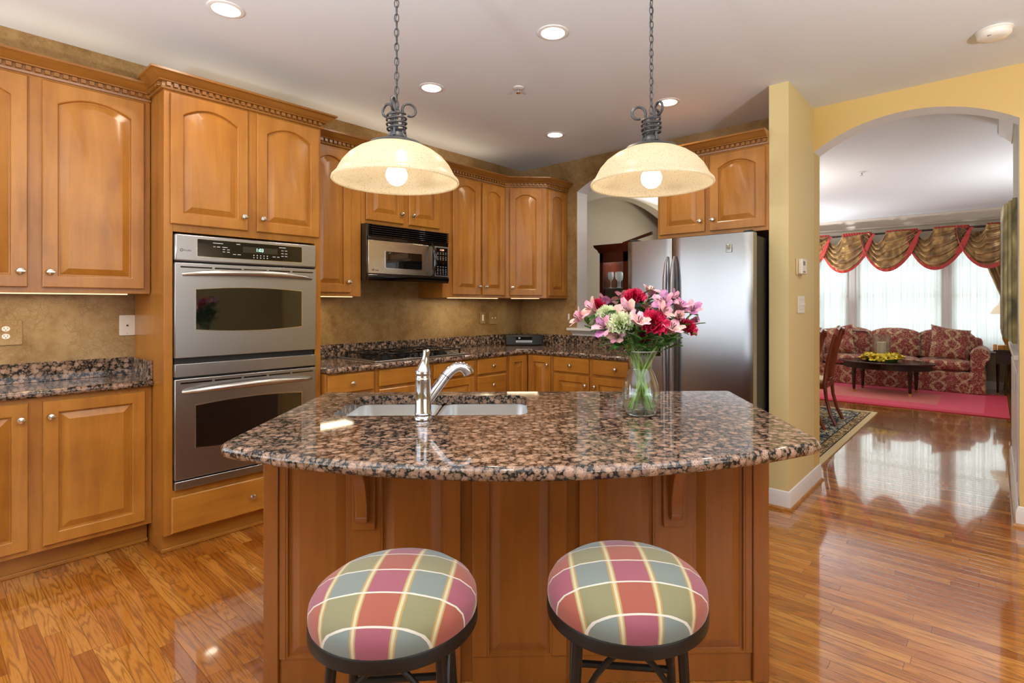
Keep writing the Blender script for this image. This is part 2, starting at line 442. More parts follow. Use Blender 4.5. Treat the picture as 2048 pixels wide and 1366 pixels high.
def rugmat(name, kind):
    t = NT(name); x, y, z = t.sep(t.coord())
    if kind == 'red':
        n = t.noise(t.coord((40,40,1)), 2, 4, .7)
        c = t.mix(n, 'B22840', 'CE4058')
        inner = t.math('MULTIPLY', t.math('LESS_THAN', t.math('ABSOLUTE', x), .84), t.math('LESS_THAN', t.math('ABSOLUTE', y), 1.22))
        c = t.mix(t.math('MULTIPLY', inner, .7), c, t.mix(n, 'CC4A60', 'DA6478'))
        c2 = t.mix(t.math('LESS_THAN', t.math('ABSOLUTE', x), .5), c, t.mix(n, 'B88A60', 'C8A078'))
        c = t.mix(t.math('MULTIPLY', t.math('LESS_THAN', t.math('ABSOLUTE', y), .75), .35), c, c2)
        return t.p(col=c, rough=.95)
    ex = t.math('MINIMUM', t.math('SUBTRACT', 1.6, t.math('ABSOLUTE', x)), t.math('SUBTRACT', 1.15, t.math('ABSOLUTE', y)))
    v = t.voro(t.coord((12,12,1)), 1.6, 'SMOOTH_F1').outputs['Distance']; n = t.noise(t.coord((8,8,1)), 1.6, 2, .5, 1.6)
    navy = t.ramp(n, [(.44, '10182A'), (.5, 'C9BF9E'), (.57, '26324A'), (.66, 'D8D0B4')], 'CONSTANT')
    gold = t.ramp(n, [(.42, '5A4426'), (.5, 'C0A470'), (.6, '2A2218')], 'CONSTANT')
    c = t.ramp(t.math('DIVIDE', ex, 1.0), [(0, 'CDB68A'), (.055, '1A1410'), (.07, '000000'), (.5, '000000')], 'CONSTANT')
    m1 = t.math('GREATER_THAN', ex, .07); m2 = t.math('GREATER_THAN', ex, .155); m3 = t.math('GREATER_THAN', ex, .40); m4 = t.math('GREATER_THAN', ex, .47)
    c = t.mix(m1, c, gold); 
    l = t.math('MULTIPLY', t.math('GREATER_THAN', ex, .15), t.math('LESS_THAN', ex, .163))
    c = t.mix(m2, c, navy); c = t.mix(l, c, '16120E'); c = t.mix(m3, c, gold); c = t.mix(m4, c, t.mix(t.math('GREATER_THAN', n, .52), 'B5A888', '6A5C44'))
    return t.p(col=c, rough=.95)
M_rugred = rugmat('red_rug_pile', 'red'); M_rugor = rugmat('patterned_rug_pile', 'or')
def wetm(name, a, b, sc=60, rough=.5, sss=.1):
    t = NT(name); n = t.noise(t.coord(), sc, 2, .5); return t.p(col=t.ramp(n, [(.35, a), (.65, b)]), rough=rough)
M_leaf = wetm('leaf_green', '2C5A22', '5A8A3A'); M_stem = wetm('stem_green', '5E8A32', '93B85A', 30, .35)
M_pet1 = wetm('pink_petal', 'D88AA6', 'EDC2D0'); M_pet2 = wetm('mauve_petal', 'A65290', 'CC94BC'); M_pet3 = wetm('peach_petal', 'E0A49C', 'F0D0C8')
M_carn = wetm('carnation_red', 'C01444', 'E03066'); M_carg = wetm('carnation_pale_green', 'D6E4AC', 'F4F8E0'); M_carm = wetm('carnation_magenta', '9A1450', 'C22C76')
M_lily = wetm('yellow_petal', 'E8C21C', 'F6E34A')
M_candle = plain('ivory_wax', 'F0E6C8', .5)
exec_parts = []
from mathutils.geometry import tessellate_polygon
# ================================================================ setting
XB, YA = 4.30, 3.84
def arch_pts(a, b, zs, zp, n=20):
    """segmental arch from (a,zs) over the peak zp to (b,zs)"""
    w = abs(b-a)/2; h = zp-zs; R = (w*w+h*h)/(2*h); c = (a+b)/2; A = math.asin(w/R); s = 1 if b > a else -1
    return [(c+s*R*sin(-A+2*A*k/n), zp-R+R*cos(-A+2*A*k/n)) for k in range(n+1)]
def matby(o, fn):
    for p in o.data.polygons: p.material_index = fn(p.normal, p.center)
m = MB().box(-2.6, 11.3, -3.1, 6.6, -.12, 0); o = struct(m.build('floor', M_floor))
struct(MB().box(-2.6, 4.47, -3.1, 3.96, ZC, ZC+.1).build('ceiling', M_ceil))
struct(MB().box(4.47, 11.3, -3.1, 6.6, 2.79, 2.89).build('ceiling_living_room', M_ceil2))
struct(MB().box(-.5, 4.47, YA, YA+.12, 0, ZC).box(-2.6,-2.3,YA,YA+.12,0,ZC).box(-2.3,-.5,YA,YA+.12,0,.75).box(-2.3,-.5,YA,YA+.12,2.25,ZC).build('wall_left', M_paper))
# wall with the pass-through (wallpapered on the kitchen side)
PT0, PT1, PZ0, PZS, PZP = 2.00, 3.11, 1.06, 2.42, 2.58
m = MB(); m.prism([(PT1,0),(YA,0),(YA,ZC),(PT1,ZC)], XB, XB+.17, 'x'); m.prism([(PT0,0),(PT1,0),(PT1,PZ0),(PT0,PZ0)], XB, XB+.17, 'x')
def over(m, y0, y1, zs, zp):
    a = arch_pts(y0, y1, zs, zp, 20)
    for (p, q) in zip(a[:-1], a[1:]): m.prism([p, q, (q[0], ZC+.05), (p[0], ZC+.05)], XB, XB+.17, 'x')
over(m, PT0, PT1, PZS, PZP); m.prism([(1.115,0),(PT0,0),(PT0,ZC),(1.115,ZC)], XB, XB+.17, 'x')
o = struct(m.build('wall_right', [M_paper, M_white, M_beige])); matby(o, lambda n, c: 0 if n.x < -.5 else (2 if n.x > .5 else 1))
AY0, AY1 = -.11, .995
m = MB(); m.prism([(AY1,0),(1.115,0),(1.115,ZC+.05),(AY1,ZC+.05)], XB, XB+.17, 'x'); over(m, AY0, AY1, 2.42, 2.592)
m.prism([(-3.1,0),(AY0,0),(AY0,ZC+.05),(-3.1,ZC+.05)], XB, XB+.17, 'x')
o = struct(m.build('wall_arch', [M_yellow2, M_white])); matby(o, lambda n, c: 0 if n.x < -.5 or (n.y < -.9 and c.y > .9) else 1)
struct(MB().box(3.67, XB, AY1, 1.115, 0, ZC).build('wall_partition', M_yellow))
# walls behind the camera, each with a window
def window_wall_x(name, x0, x1, y0, y1, wy0, wy1, z0, z1, mat, zt=ZC):
    m = MB().box(x0,x1,y0,wy0,0,zt).box(x0,x1,wy1,y1,0,zt).box(x0,x1,wy0,wy1,0,z0).box(x0,x1,wy0,wy1,z1,zt); return struct(m.build(name, mat))
window_wall_x('wall_breakfast', -2.62, -2.5, -3.1, 3.96, .6, 3.6, .75, 2.25, plain('breakfast_wall_paint', 'A8996E', .7))
m = MB().box(-2.6,-1.2,-3.12,-3,0,ZC).box(2.0,4.3,-3.12,-3,0,ZC).box(-1.2,2.0,-3.12,-3,0,.75).box(-1.2,2.0,-3.12,-3,2.25,ZC); struct(m.build('wall_rear', plain('rear_wall_paint', 'A8996E', .7)))
def sash(name, axis, a0, a1, z0, z1, pos, ncol, nrow, mat=None, meet=True, th=.05):
    m = MB(); f = .05
    def bx(p0,p1,q0,q1,t=th):
        if axis == 'x': m.box(pos-t/2,pos+t/2,p0,p1,q0,q1)
        else: m.box(p0,p1,pos-t/2,pos+t/2,q0,q1)
    bx(a0,a0+f,z0,z1); bx(a1-f,a1,z0,z1); bx(a0,a1,z0,z0+f); bx(a0,a1,z1-f,z1)
    if meet: bx(a0,a1,(z0+z1)/2-.02,(z0+z1)/2+.02)
    for k in range(1,ncol): c = a0+(a1-a0)*k/ncol; bx(c-.009,c+.009,z0,z1,.02)
    for k in range(1,nrow): c = z0+(z1-z0)*k/nrow; bx(a0,a1,c-.009,c+.009,.02)
    o = struct(m.build(name, mat or M_white)); 
    g = MB(); e = .004
    if axis == 'x': g.box(pos-e,pos,a0+.02,a1-.02,z0+.02,z1-.02)
    else: g.box(a0+.02,a1-.02,pos-e,pos,z0+.02,z1-.02)
    g.build('pane', M_pane, o); return o
for k in range(3): sash('window_%d' % (k+1), 'x', .6+k, 1.6+k, .75, 2.25, -2.56, 2, 4)
for k in range(2): sash('window_%d' % (k+11), 'y', -2.3+.9*k, -1.4+.9*k, .75, 2.25, 3.90, 2, 4)
for k in range(4): sash('window_%d' % (k+4), 'y', -1.2+.8*k, -.4+.8*k, .75, 2.25, -3.06, 2, 4)
# hall wall beyond the arch
struct(MB().box(XB+.17, 6.09, -.24, -.115, 0, 2.79).build('wall_hall', M_beige))
m = MB().box(XB+.17, 6.10, -.115, -.107, 0, .99).box(XB+.17, 6.11, -.115, -.085, .97, 1.0)
for x0, x1 in ((4.55,5.0),(5.08,5.53),(5.61,6.03)): m.box(x0,x1,-.107,-.103,.20,.88)
struct(m.build('trim_1', M_white, bevel=.003))
CR = [(0,0),(.012,0),(.014,.02),(.03,.035),(.06,.075),(.085,.095),(.09,.10),(.09,.12),(0,.12)]
crown = [(a, 2.67+b) for a, b in CR]
struct(MB().sweep([(6.09,-.24),(6.09,-.115),(XB+.17,-.115)], [(-a if False else a, z) for a, z in crown]).build('trim_2', M_white))
# baseboards
BB = [(0,0),(.014,0),(.014,.085),(.010,.10),(.006,.115),(0,.12)]; SH = [(0.014,0),(.03,0),(.029,.008),(.022,.018),(.014,.02)]
def baseboard(name, path):
    struct(MB().sweep(path, BB).build(name, M_white)); struct(MB().sweep(path, SH).build(name+'_shoe', maple))
baseboard('baseboard_partition', [(3.67,1.115),(3.67,.995),(4.47,.995)])
baseboard('baseboard_hall', [(6.09,-.24),(6.09,-.107),(4.47,-.107),(4.30,-.107),(4.30,-1.2)][::1])
for o in S.collection.objects:
    pass
# living room: bay window wall
WX = 10.95; wins = [(1.974,2.85),(.643,1.835),(-.28,.535)]
m = MB().box(WX,WX+.15,-1.4,-.28,0,2.79).box(WX,WX+.15,2.85,6.6,0,2.79).box(WX,WX+.15,-.28,2.85,0,.60).box(WX,WX+.15,-.28,2.85,2.3,2.79)
m.box(WX,WX+.15,1.835,1.974,.6,2.3).box(WX,WX+.15,.535,.643,.6,2.3); struct(m.build('wall_window', M_beige))
for k, (a, b) in enumerate(wins):
    sash('window_%d' % (k+8), 'x', a, b, .60, 2.3, WX+.07, 3 if k == 1 else 2, 5)
m = MB()
for a, b in ((1.835,1.974),(.535,.643)): m.box(WX-.02,WX,a-.015,b+.015,.55,2.33).box(WX-.03,WX-.02,a+.03,b-.03,.55,2.33)
m.box(WX-.05,WX,-.35,2.95,.56,.60); struct(m.build('trim_3', M_white, bevel=.004))
struct(MB().sweep([(WX,6.5),(WX,-1.3)], [(a*1.4, 2.62+b*1.4) for a, b in CR]).build('trim_4', plain('crown_taupe','CDC0B2',.5)))
struct(MB().sweep([(WX,6.5),(WX,-1.3)], BB).build('baseboard_window', M_white))
struct(MB().box(6.0,WX+.15,-1.45,-1.3,0,2.79).build('wall_living_right', M_beige))
struct(MB().box(4.3,11.2,6.5,6.6,0,2.79).build('wall_far', M_beige))
# dining wall with a wide arch
DY = 3.5
m = MB(); a = arch_pts(4.75, 7.45, 2.36, 2.66, 28)
for p, q in zip(a[:-1], a[1:]): m.prism([p, q, (q[0],2.79), (p[0],2.79)], DY, DY+.14, 'y')
m.box(4.47,4.75,DY,DY+.14,0,2.79).box(7.45,WX,DY,DY+.14,0,2.79)
struct(m.build('wall_dining', M_beige))
struct(MB().sweep([(4.47,DY),(WX,DY)], [(a_*1.0, 2.67+b) for a_, b in CR]).build('trim_5', M_white))
struct(MB().box(4.47,WX,3.95,4.05,0,2.79).build('wall_foyer', M_beige))
# pass-through sill
m = MB(); m.box(XB-.075,XB+.2,PT0-.08,PT1+.075,PZ0,PZ0+.022)
m.sweep([(XB,PT1+.05),(XB,PT0-.05)], [(0,PZ0-.055),(.012,PZ0-.055),(.016,PZ0-.035),(.035,PZ0-.02),(.06,PZ0),(0,PZ0)])
struct(m.build('trim_6', M_white, bevel=.002))
light('dining_fill_light', 'AREA', (6.6, 2.0, 2.7), 22, (1,.9,.78), size=.5)  # fill light added under the dining ceiling, without a fixture

# ================================================================ cabinets
knob_me = None
def knob(parent, x, z, y=-.02):
    global knob_me
    if knob_me is None:
        k = MB().lathe([(.0055,0),(.0055,.012),(.009,.015),(.0155,.018),(.0165,.022),(.014,.027),(.007,.030),(0,.0305)], 20)
        k.box(-.0155,.0155,-.0022,.0022,.026,.0312)
        k.xf(Matrix.Rotation(radians(90),4,'X')); knob_me = k.build('knob', M_nickel, parent, loc=(x,y,z)); return knob_me
    o = bpy.data.objects.new('knob', knob_me.data); S.collection.objects.link(o); o.parent = parent; o.location = (x,y,z); return o
def panel_loops(m, x0, x1, z0, z1, arch, fw, y=0, t=.02, field=.042, fwt=None):
    fwt = fwt or fw; N = 14
    def loop(dx, dz, dzt, rise, yy):
        a, b, c, d = x0+dx, x1-dx, z0+dz, z1-dzt
        pts = [(a,c),(b,c)]
        for k in range(N+1):
            u = k/N; pts.append((b+(a-b)*u, d - rise*(1-4*u*(1-u))))
        return [(p[0], yy, p[1]) for p in pts]
    L = [loop(0,0,0,0,y), loop(0,0,0,0,y-t+.004), loop(.004,.004,.004,0,y-t), loop(fw,fw,fwt,arch,y-t), loop(fw+.003,fw+.003,fwt+.003,arch,y-t+.002),
         loop(fw+.006,fw+.006,fwt+.006,arch,y-t+.014), loop(fw+.011,fw+.011,fwt+.011,arch,y-t+.014), loop(fw+field,fw+field,fwt+field,arch*.95,y-t+.001)]
    n = N+3; vs = [p for l in L for p in l]; fs = []
    for i in range(len(L)-1):
        for k in range(n): fs.append((i*n+k, i*n+(k+1)%n, (i+1)*n+(k+1)%n, (i+1)*n+k))
    fs.append(tuple((len(L)-1)*n+k for k in range(n))); fs.append(tuple(range(n))[::-1])
    m.add(vs, fs)
def door(parent, x0, x1, z0, z1, arch=0, kn=None, mat=None, name='door', fw=.055):
    m = MB(); panel_loops(m, x0, x1, z0, z1, arch, fw, -.0005)
    o = m.build(name, mat or maple, parent, smooth=20)
    if kn: knob(o, (x0+.027 if kn[0] == 'l' else x1-.027), (z0+.075 if kn[1] == 'b' else z1-.075))
    return o
def drawer(parent, x0, x1, z0, z1, kn=True, mat=None):
    m = MB(); t = .02; e = .006
    A = [(x0,z0),(x1,z0),(x1,z1),(x0,z1)]; B = [(x0+e,z0+e),(x1-e,z0+e),(x1-e,z1-e),(x0+e,z1-e)]
    vs = [(a,-.0005,b) for a,b in A]+[(a,-t+.005,b) for a,b in A]+[(a,-t,b) for a,b in B]
    m.add(vs, [(3,2,1,0),(8,9,10,11)]+[(i*4+k,i*4+(k+1)%4,i*4+4+(k+1)%4,i*4+4+k) for i in range(2) for k in range(4)])
    o = m.build('drawer', mat or maple_h, parent, smooth=20)
    if kn: knob(o, (x0+x1)/2, (z0+z1)/2)
    return o
def crown_mesh(path, z0, dent=True):
    P = [(-.02,0),(.014,0),(.016,.010),(.011,.013),(.011,.035),(.028,.037),(.030,.042),(.045,.050),(.062,.066),(.070,.073),(.076,.075),(.076,.086),(-.02,.086)]
    m = MB(); m.sweep(path, [(a, z0+b) for a, b in P])
    if dent:
        for p, q in zip(path[:-1], path[1:]):
            p, q = Vector(p), Vector(q); L = (q-p).length; d = (q-p)/L; nn = Vector((d.y,-d.x)); k = int(L/.033)
            for i in range(k):
                c = p+d*(L*(i+.5)/k)+nn*.018; a = None 
                vs = []
                for zz in (z0+.0145, z0+.0335):
                    for (s1, s2) in ((-1,-1),(1,-1),(1,1),(-1,1)): q2 = c+d*.0098*s1+nn*.0075*s2; vs.append((q2.x,q2.y,zz))
                m.add(vs, [(3,2,1,0),(4,5,6,7),(0,1,5,4),(1,2,6,5),(2,3,7,6),(3,0,4,7)])
    return m
def carcass(parent, w, d, z0, z1, toe=None, mat=None):
    MB().box(0,w,0,d,z0,z1).build('body', mat or maple, parent, bevel=.0015)
    if toe: MB().box(.002,w-.002,toe,d,0,z0).build('toe_kick', maple_h, parent)

# left pair of wall and base cabinets (shallow)
c = thing('wall_cabinet', 'two-door maple wall cabinet left of the oven tower, above the electrical outlet', 'cabinet', (-.09,3.51,0))
carcass(c, .955, .325, 1.372, 2.425)
door(c, .045, .459, 1.398, 2.408, .046, 'rb'); door(c, .511, .924, 1.398, 2.408, .046, 'lb')
crown_mesh([(0,0),(.955,0)], 2.42).build('crown_molding', maple_c, c, smooth=30)
MB().box(.06,.86,.035,.06,1.3665,1.3718).build('under_cabinet_lamp', M_strip, c)
light('under_cabinet_light', 'AREA', (.35,3.62,1.362), 1.7, (1,.82,.55), size=.5, sy=.13)
c = thing('base_cabinet', 'shallow two-door maple base cabinet under the left granite counter', 'cabinet', (-.09,3.49,0))
carcass(c, .957, .345, .119, .866, .085)
door(c, .045, .459, .145, .845, 0, 'rt'); door(c, .511, .924, .145, .845, 0, 'lt')
MB().box(0,.957,.073,.084,0,.02).build('shoe_molding', maple_h, c, bevel=.003)

# oven tower
c = thing('oven_cabinet', 'tall maple oven tower with two arched doors above and a wide drawer below', 'cabinet', (.868,3.28,0))
m = MB().box(0,.04,0,.555,.10,2.445).box(.822,.862,0,.555,.10,2.445).box(.04,.822,0,.555,1.70,2.445).box(.04,.822,0,.555,.10,.33).box(.04,.822,.50,.555,.33,1.70)
m.build('body', maple, c, bevel=.0015)
MB().box(.004,.858,.05,.555,0,.10).build('toe_kick', maple_h, c)
MB().box(0,.862,.038,.05,0,.02).build('shoe_molding', maple_h, c, bevel=.003)
door(c, .027, .412, 1.74, 2.43, .05, 'rb'); door(c, .462, .844, 1.74, 2.43, .05, 'lb')
drawer(c, .03, .835, .108, .298)
crown_mesh([(0,.555),(0,0),(.862,0),(.862,.555)], 2.442).build('crown_molding', maple_c, c, smooth=30)

# double wall oven
c = thing('double_wall_oven', 'stainless steel double wall oven with black control panel', 'oven', (.91,3.28,0)); W = .775
MB().box(-.002+.006,W-.006,0,.45,.335,1.69).build('body', M_blackm, c)
def curved_win(x0, x1, z0, z1, b, n=12):
    t = [(x0+(x1-x0)*k/n, z0-b*4*(k/n)*(1-k/n)) for k in range(n+1)]
    return t + [(x1-(x1-x0)*k/n, z1+b*4*(k/n)*(1-k/n)) for k in range(n+1)]
m = MB(); m.box(0,W,-.03,0,1.545,1.688); m.build('control_panel', M_steel, c, bevel=.008)
pm = MB().prism(rrect(.100,.684,1.570,1.672,.006), -.0325, -.028, 'y').build('panel_surround', plain('bright_edge','D8D6D2',.2,metal=1), c)
pn = MB().prism(rrect(.104,.680,1.574,1.668,.005), -.0335, -.030, 'y').build('display', M_black, c)
M_lcd = emis('green_digits', '7FFFD8', 2.5); M_prt = plain('printed_marks', 'C8C8C8', .6); M_logo = plain('logo_grey', '3A3A3C', .4)
MB().box(.335,.530,-.0341,-.0336,1.612,1.645).build('display_window', plain('lcd_window','2A2412',.3), c)
R90 = (radians(90),0,0)
text('clock_digits', '1:03', .026, M_lcd, c, (.428,-.0345,1.629), R90)
text('brand_lettering', 'Profile', .014, M_logo, c, (.058,-.0308,1.602), R90)
MB().lathe([(.0045,0),(.0075,0),(.0075,.0012),(.0045,.0012)], 20, close=True).xf(Matrix.Translation((.030,-.0302,1.603))@Matrix.Rotation(radians(90),4,'X')).build('brand_emblem', M_logo, c)
m = MB()
for i in range(5):
    for j in range(2): m.box(.392+.019*i,.398+.019*i,-.0342,-.0336,1.583+.013*j,1.588+.013*j)
for (x, z, w2) in ((.205,1.652,.05),(.187,1.632,.012),(.208,1.632,.016),(.24,1.632,.026),(.235,1.62,.012),(.258,1.62,.014),(.235,1.607,.012),(.258,1.607,.014),(.29,1.597,.016),(.315,1.597,.018),(.31,1.655,.02),
    (.51,1.597,.018),(.535,1.597,.014),(.56,1.655,.04),(.56,1.637,.014),(.582,1.637,.014),(.56,1.62,.014),(.582,1.62,.014),(.56,1.604,.014),(.582,1.604,.014)):
    m.box(x-w2/2,x+w2/2,-.0342,-.0336,z-.0017,z+.0017)
m.build('button_legends', M_prt, c)['kind'] = 'stuff'
def oven_door(z0, z1, wz0, wz1, hz):
    m = MB(); m.box(0,W,-.028,-.002,z0,z1); d = m.build('oven_door', M_steel, c, bevel=.003)
    m = MB()
    for a, b in ((.025,.178),(.190,.330),(.342,.470),(.482,.610),(.622,.755)): m.prism(rrect(a,b,z1-.026,z1-.018,.004), -.0288, -.020, 'y')
    m.build('vent_slot', M_black, d)
    MB().prism(curved_win(.094,.684,wz0-.004,wz1+.004,.014), -.0295, -.020, 'y').build('window_trim', plain('bright_edge2','D8D6D2',.2,metal=1), d)
    MB().prism(curved_win(.098,.680,wz0,wz1,.014), -.0305, -.021, 'y').build('oven_window', M_glassd, d)
    pts = []; rr = []
    for k in range(25):
        u = k/24; s_ = 4*u*(1-u); pts.append((.035+.705*u, -.030-.065*(s_**.6), hz+.016*s_)); rr.append(.010+.008*s_)
    MB().tube(pts, rr, 12).build('handle', plain('satin_steel','C2C0BC',.3,metal=1), d)
oven_door(1.03, 1.536, 1.180, 1.395, 1.476); oven_door(.385, .918, .545, .770, .850)
MB().box(0,W,-.03,0,.930,.998).build('middle_trim', M_steel, c, bevel=.002)
MB().box(0,W,-.03,0,.336,.378).build('bottom_trim', M_steel, c, bevel=.003)

# right run of wall cabinets
c = thing('wall_cabinet', 'single-door maple wall cabinet between the oven tower and the microwave', 'cabinet', (1.734,3.51,0))
carcass(c, .427, .33, 1.372, 2.425); door(c, .03, .338, 1.398, 2.408, .045, 'rb')
MB().box(.05,.38,.035,.06,1.3665,1.3718).build('under_cabinet_lamp', M_strip, c)
light('under_cabinet_light', 'AREA', (1.95,3.60,1.362), 1.8, (1,.82,.55), size=.35, sy=.13)
c = thing('wall_cabinet', 'short two-door maple cabinet directly above the microwave', 'cabinet', (2.163,3.51,0))
carcass(c, .765, .33, 1.908, 2.425); door(c, .033, .364, 1.94, 2.408, .045, 'rb'); door(c, .416, .727, 1.94, 2.408, .045, 'lb')
c = thing('wall_cabinet', 'two-door maple wall cabinet right of the microwave', 'cabinet', (2.930,3.51,0))
carcass(c, .76, .33, 1.372, 2.425); door(c, .104, .424, 1.398, 2.408, .04, 'rb'); door(c, .453, .742, 1.398, 2.408, .04, 'lb')
MB().box(.10,.70,.035,.06,1.3665,1.3718).build('under_cabinet_lamp', M_strip, c)
light('under_cabinet_light', 'AREA', (3.3,3.60,1.362), 2.6, (1,.82,.55), size=.6, sy=.13)
c = thing('corner_wall_cabinet', 'diagonal maple corner wall cabinet with raised end panel, above the radio', 'cabinet', (3.69,3.51,0), radians(-45))
Mi = Matrix.Rotation(radians(45),4,'Z') @ Matrix.Translation((-3.69,-3.51,0))
MB().prism([(3.692,3.51),(3.97,3.232),(4.298,3.232),(4.298,3.838),(3.692,3.838)], 1.372, 2.425).xf(Mi).build('body', maple, c, bevel=.0015)
door(c, .045, .352, 1.398, 2.408, .04, 'lb')
m = MB(); panel_loops(m, 4.0, 4.275, 1.395, 2.41, .03, .05, 0, .012); 
m.xf(Mi @ Matrix.Translation((0,3.2318,0))).build('end_panel', maple, c, smooth=20)
MB().box(.06,.33,.05,.075,1.3665,1.3718).build('under_cabinet_lamp', M_strip, c)
light('under_cabinet_light', 'AREA', (3.95,3.52,1.362), .8, (1,.82,.55), (0,0,radians(-45)), .3, .12)
o = crown_mesh([(1.731,3.51),(3.69,3.51),(3.97,3.23),(4.299,3.23)], 2.425).build('crown_molding', maple_c, smooth=30)
tag(o, 'long dentil crown molding running along the wall cabinets into the corner', 'molding')
c = thing('wall_cabinet', 'two-door maple cabinet above the refrigerator', 'cabinet', (3.66,1.905,0), radians(-90))
carcass(c, .789, .64, 1.80, 2.37); door(c, .022, .366, 1.825, 2.35, .04, 'rb'); door(c, .404, .772, 1.825, 2.35, .045, 'lb')
crown_mesh([(0,.63),(0,0),(.789,0)], 2.362).build('crown_molding', maple_c, c, smooth=30)

# right run of base cabinets
c = thing('base_cabinet', 'narrow maple base cabinet with one drawer, right beside the oven tower', 'cabinet', (1.734,3.23,0))
carcass(c, .363, .60, .10, .866, .07); drawer(c, .01, .345, .735, .855); door(c, .01, .345, .13, .715, 0, 'rt')
c = thing('cooktop_cabinet', 'wide maple base cabinet with two drawer fronts below the cooktop', 'cabinet', (2.10,3.23,0))
carcass(c, .93, .60, .10, .866, .07); drawer(c, .022, .462, .745, .857, False); drawer(c, .50, .917, .745, .857, False)
door(c, .022, .462, .13, .725, 0, 'rt'); door(c, .50, .917, .13, .725, 0, 'lt')
c = thing('drawer_cabinet', 'maple four-drawer base cabinet right of the cooktop', 'cabinet', (3.034,3.23,0))
carcass(c, .386, .60, .10, .866, .07)
for z0, z1 in ((.735,.858),(.555,.715),(.345,.535),(.13,.325)): drawer(c, .022, .363, z0, z1)
c = thing('corner_base_cabinet', 'L-shaped maple corner base cabinet with two narrow doors below the radio', 'cabinet', (3.424,3.23,0))
m = MB().prism([(0,0),(.266,0),(.266,-.298),(.872,-.298),(.872,.60),(0,.60)], .10, .866); m.build('body', maple, c, bevel=.0015)
MB().prism([(0,.07),(.336,.07),(.336,-.298),(.872,-.298),(.872,.60),(0,.60)], 0, .10).build('toe_kick', maple_h, c)
door(c, .016, .243, .13, .857, 0, None)
d = door(c, .030, .284, .13, .857, 0, 'rt'); d.location = (.266,0,0); d.rotation_euler = (0,0,radians(-90))
c = thing('base_cabinet', 'maple base cabinet with two drawers over two doors, left of the refrigerator', 'cabinet', (3.69,2.928,0), radians(-90))
carcass(c, .895, .60, .10, .866, .07)
drawer(c, .02, .388, .735, .857); drawer(c, .428, .873, .735, .857); door(c, .02, .388, .13, .715, 0, 'rt'); door(c, .428, .873, .13, .715, 0, 'lt')

# granite slabs with rounded edges
def inset(poly, d):
    n = len(poly); out = []
    for i in range(n):
        p0, p, p1 = Vector(poly[i-1]), Vector(poly[i]), Vector(poly[(i+1)%n])
        a = (p-p0).normalized(); b = (p1-p).normalized(); na, nb = Vector((-a.y,a.x)), Vector((-b.y,b.x)); q = na+nb
        q = q/max(.3, q.dot(na)); out.append(tuple(p+q*d))
    return out
def slab(m, poly, z0, z1, hole=None, edge=True):
    h = z1-z0
    prof = [(h*.30,0),(h*.10,.12),(.0,.45),(0,.62),(h*.08,.85),(h*.30,1)] if edge else [(0,0),(0,1)]
    n = len(poly); vs = []; fs = []
    for ins, f in prof: vs += [(x,y,z0+h*f) for x,y in inset(poly, ins)]
    for i in range(len(prof)-1):
        for k in range(n): fs.append((i*n+k, i*n+(k+1)%n, (i+1)*n+(k+1)%n, (i+1)*n+k))
    m.add(vs, fs)
    for ins, z, fl in ((prof[-1][0], z1, False), (prof[0][0], z0, True)):
        loops = [[Vector((x,y,z)) for x,y in inset(poly, ins)]]
        if hole: loops.append([Vector((x,y,z)) for x,y in hole[::-1]])
        flat = [p for l in loops for p in l]; tr = tessellate_polygon(loops)
        m.add([tuple(p) for p in flat], [tuple(t)[::-1] if fl else tuple(t) for t in tr])
    if hole:
        k = len(hole); m.add([(x,y,z0) for x,y in hole]+[(x,y,z1) for x,y in hole], [(i,k+i,k+(i+1)%k,(i+1)%k) for i in range(k)])
CT0, CT = .867, .905
m = MB(); slab(m, [(-.09,3.455),(.867,3.455),(.867,3.839),(-.09,3.839)], CT0, CT)
o = m.build('granite_countertop', M_gran, smooth=50); tag(o, 'short shallow granite countertop on the left, beside the oven tower', 'countertop')
MB().box(-.09,.867,3.819,3.839,CT,1.008).box(.847,.867,3.47,3.819,CT,1.008).build('backsplash', M_gran, o, bevel=.002)
m = MB(); slab(m, [(1.732,3.20),(3.62,3.20),(3.645,3.195),(3.66,3.17),(3.66,2.034),(4.299,2.034),(4.299,3.839),(1.732,3.839)], CT0, CT, [(2.165,3.31),(2.165,3.77),(2.985,3.77),(2.985,3.31)][::-1])
o = m.build('granite_countertop', M_gran, smooth=50); tag(o, 'L-shaped granite countertop holding the cooktop and the radio', 'countertop')
MB().box(1.732,4.279,3.819,3.839,CT,1.008).box(4.279,4.299,2.034,3.839,CT,1.008).build('backsplash', M_gran, o, bevel=.002)

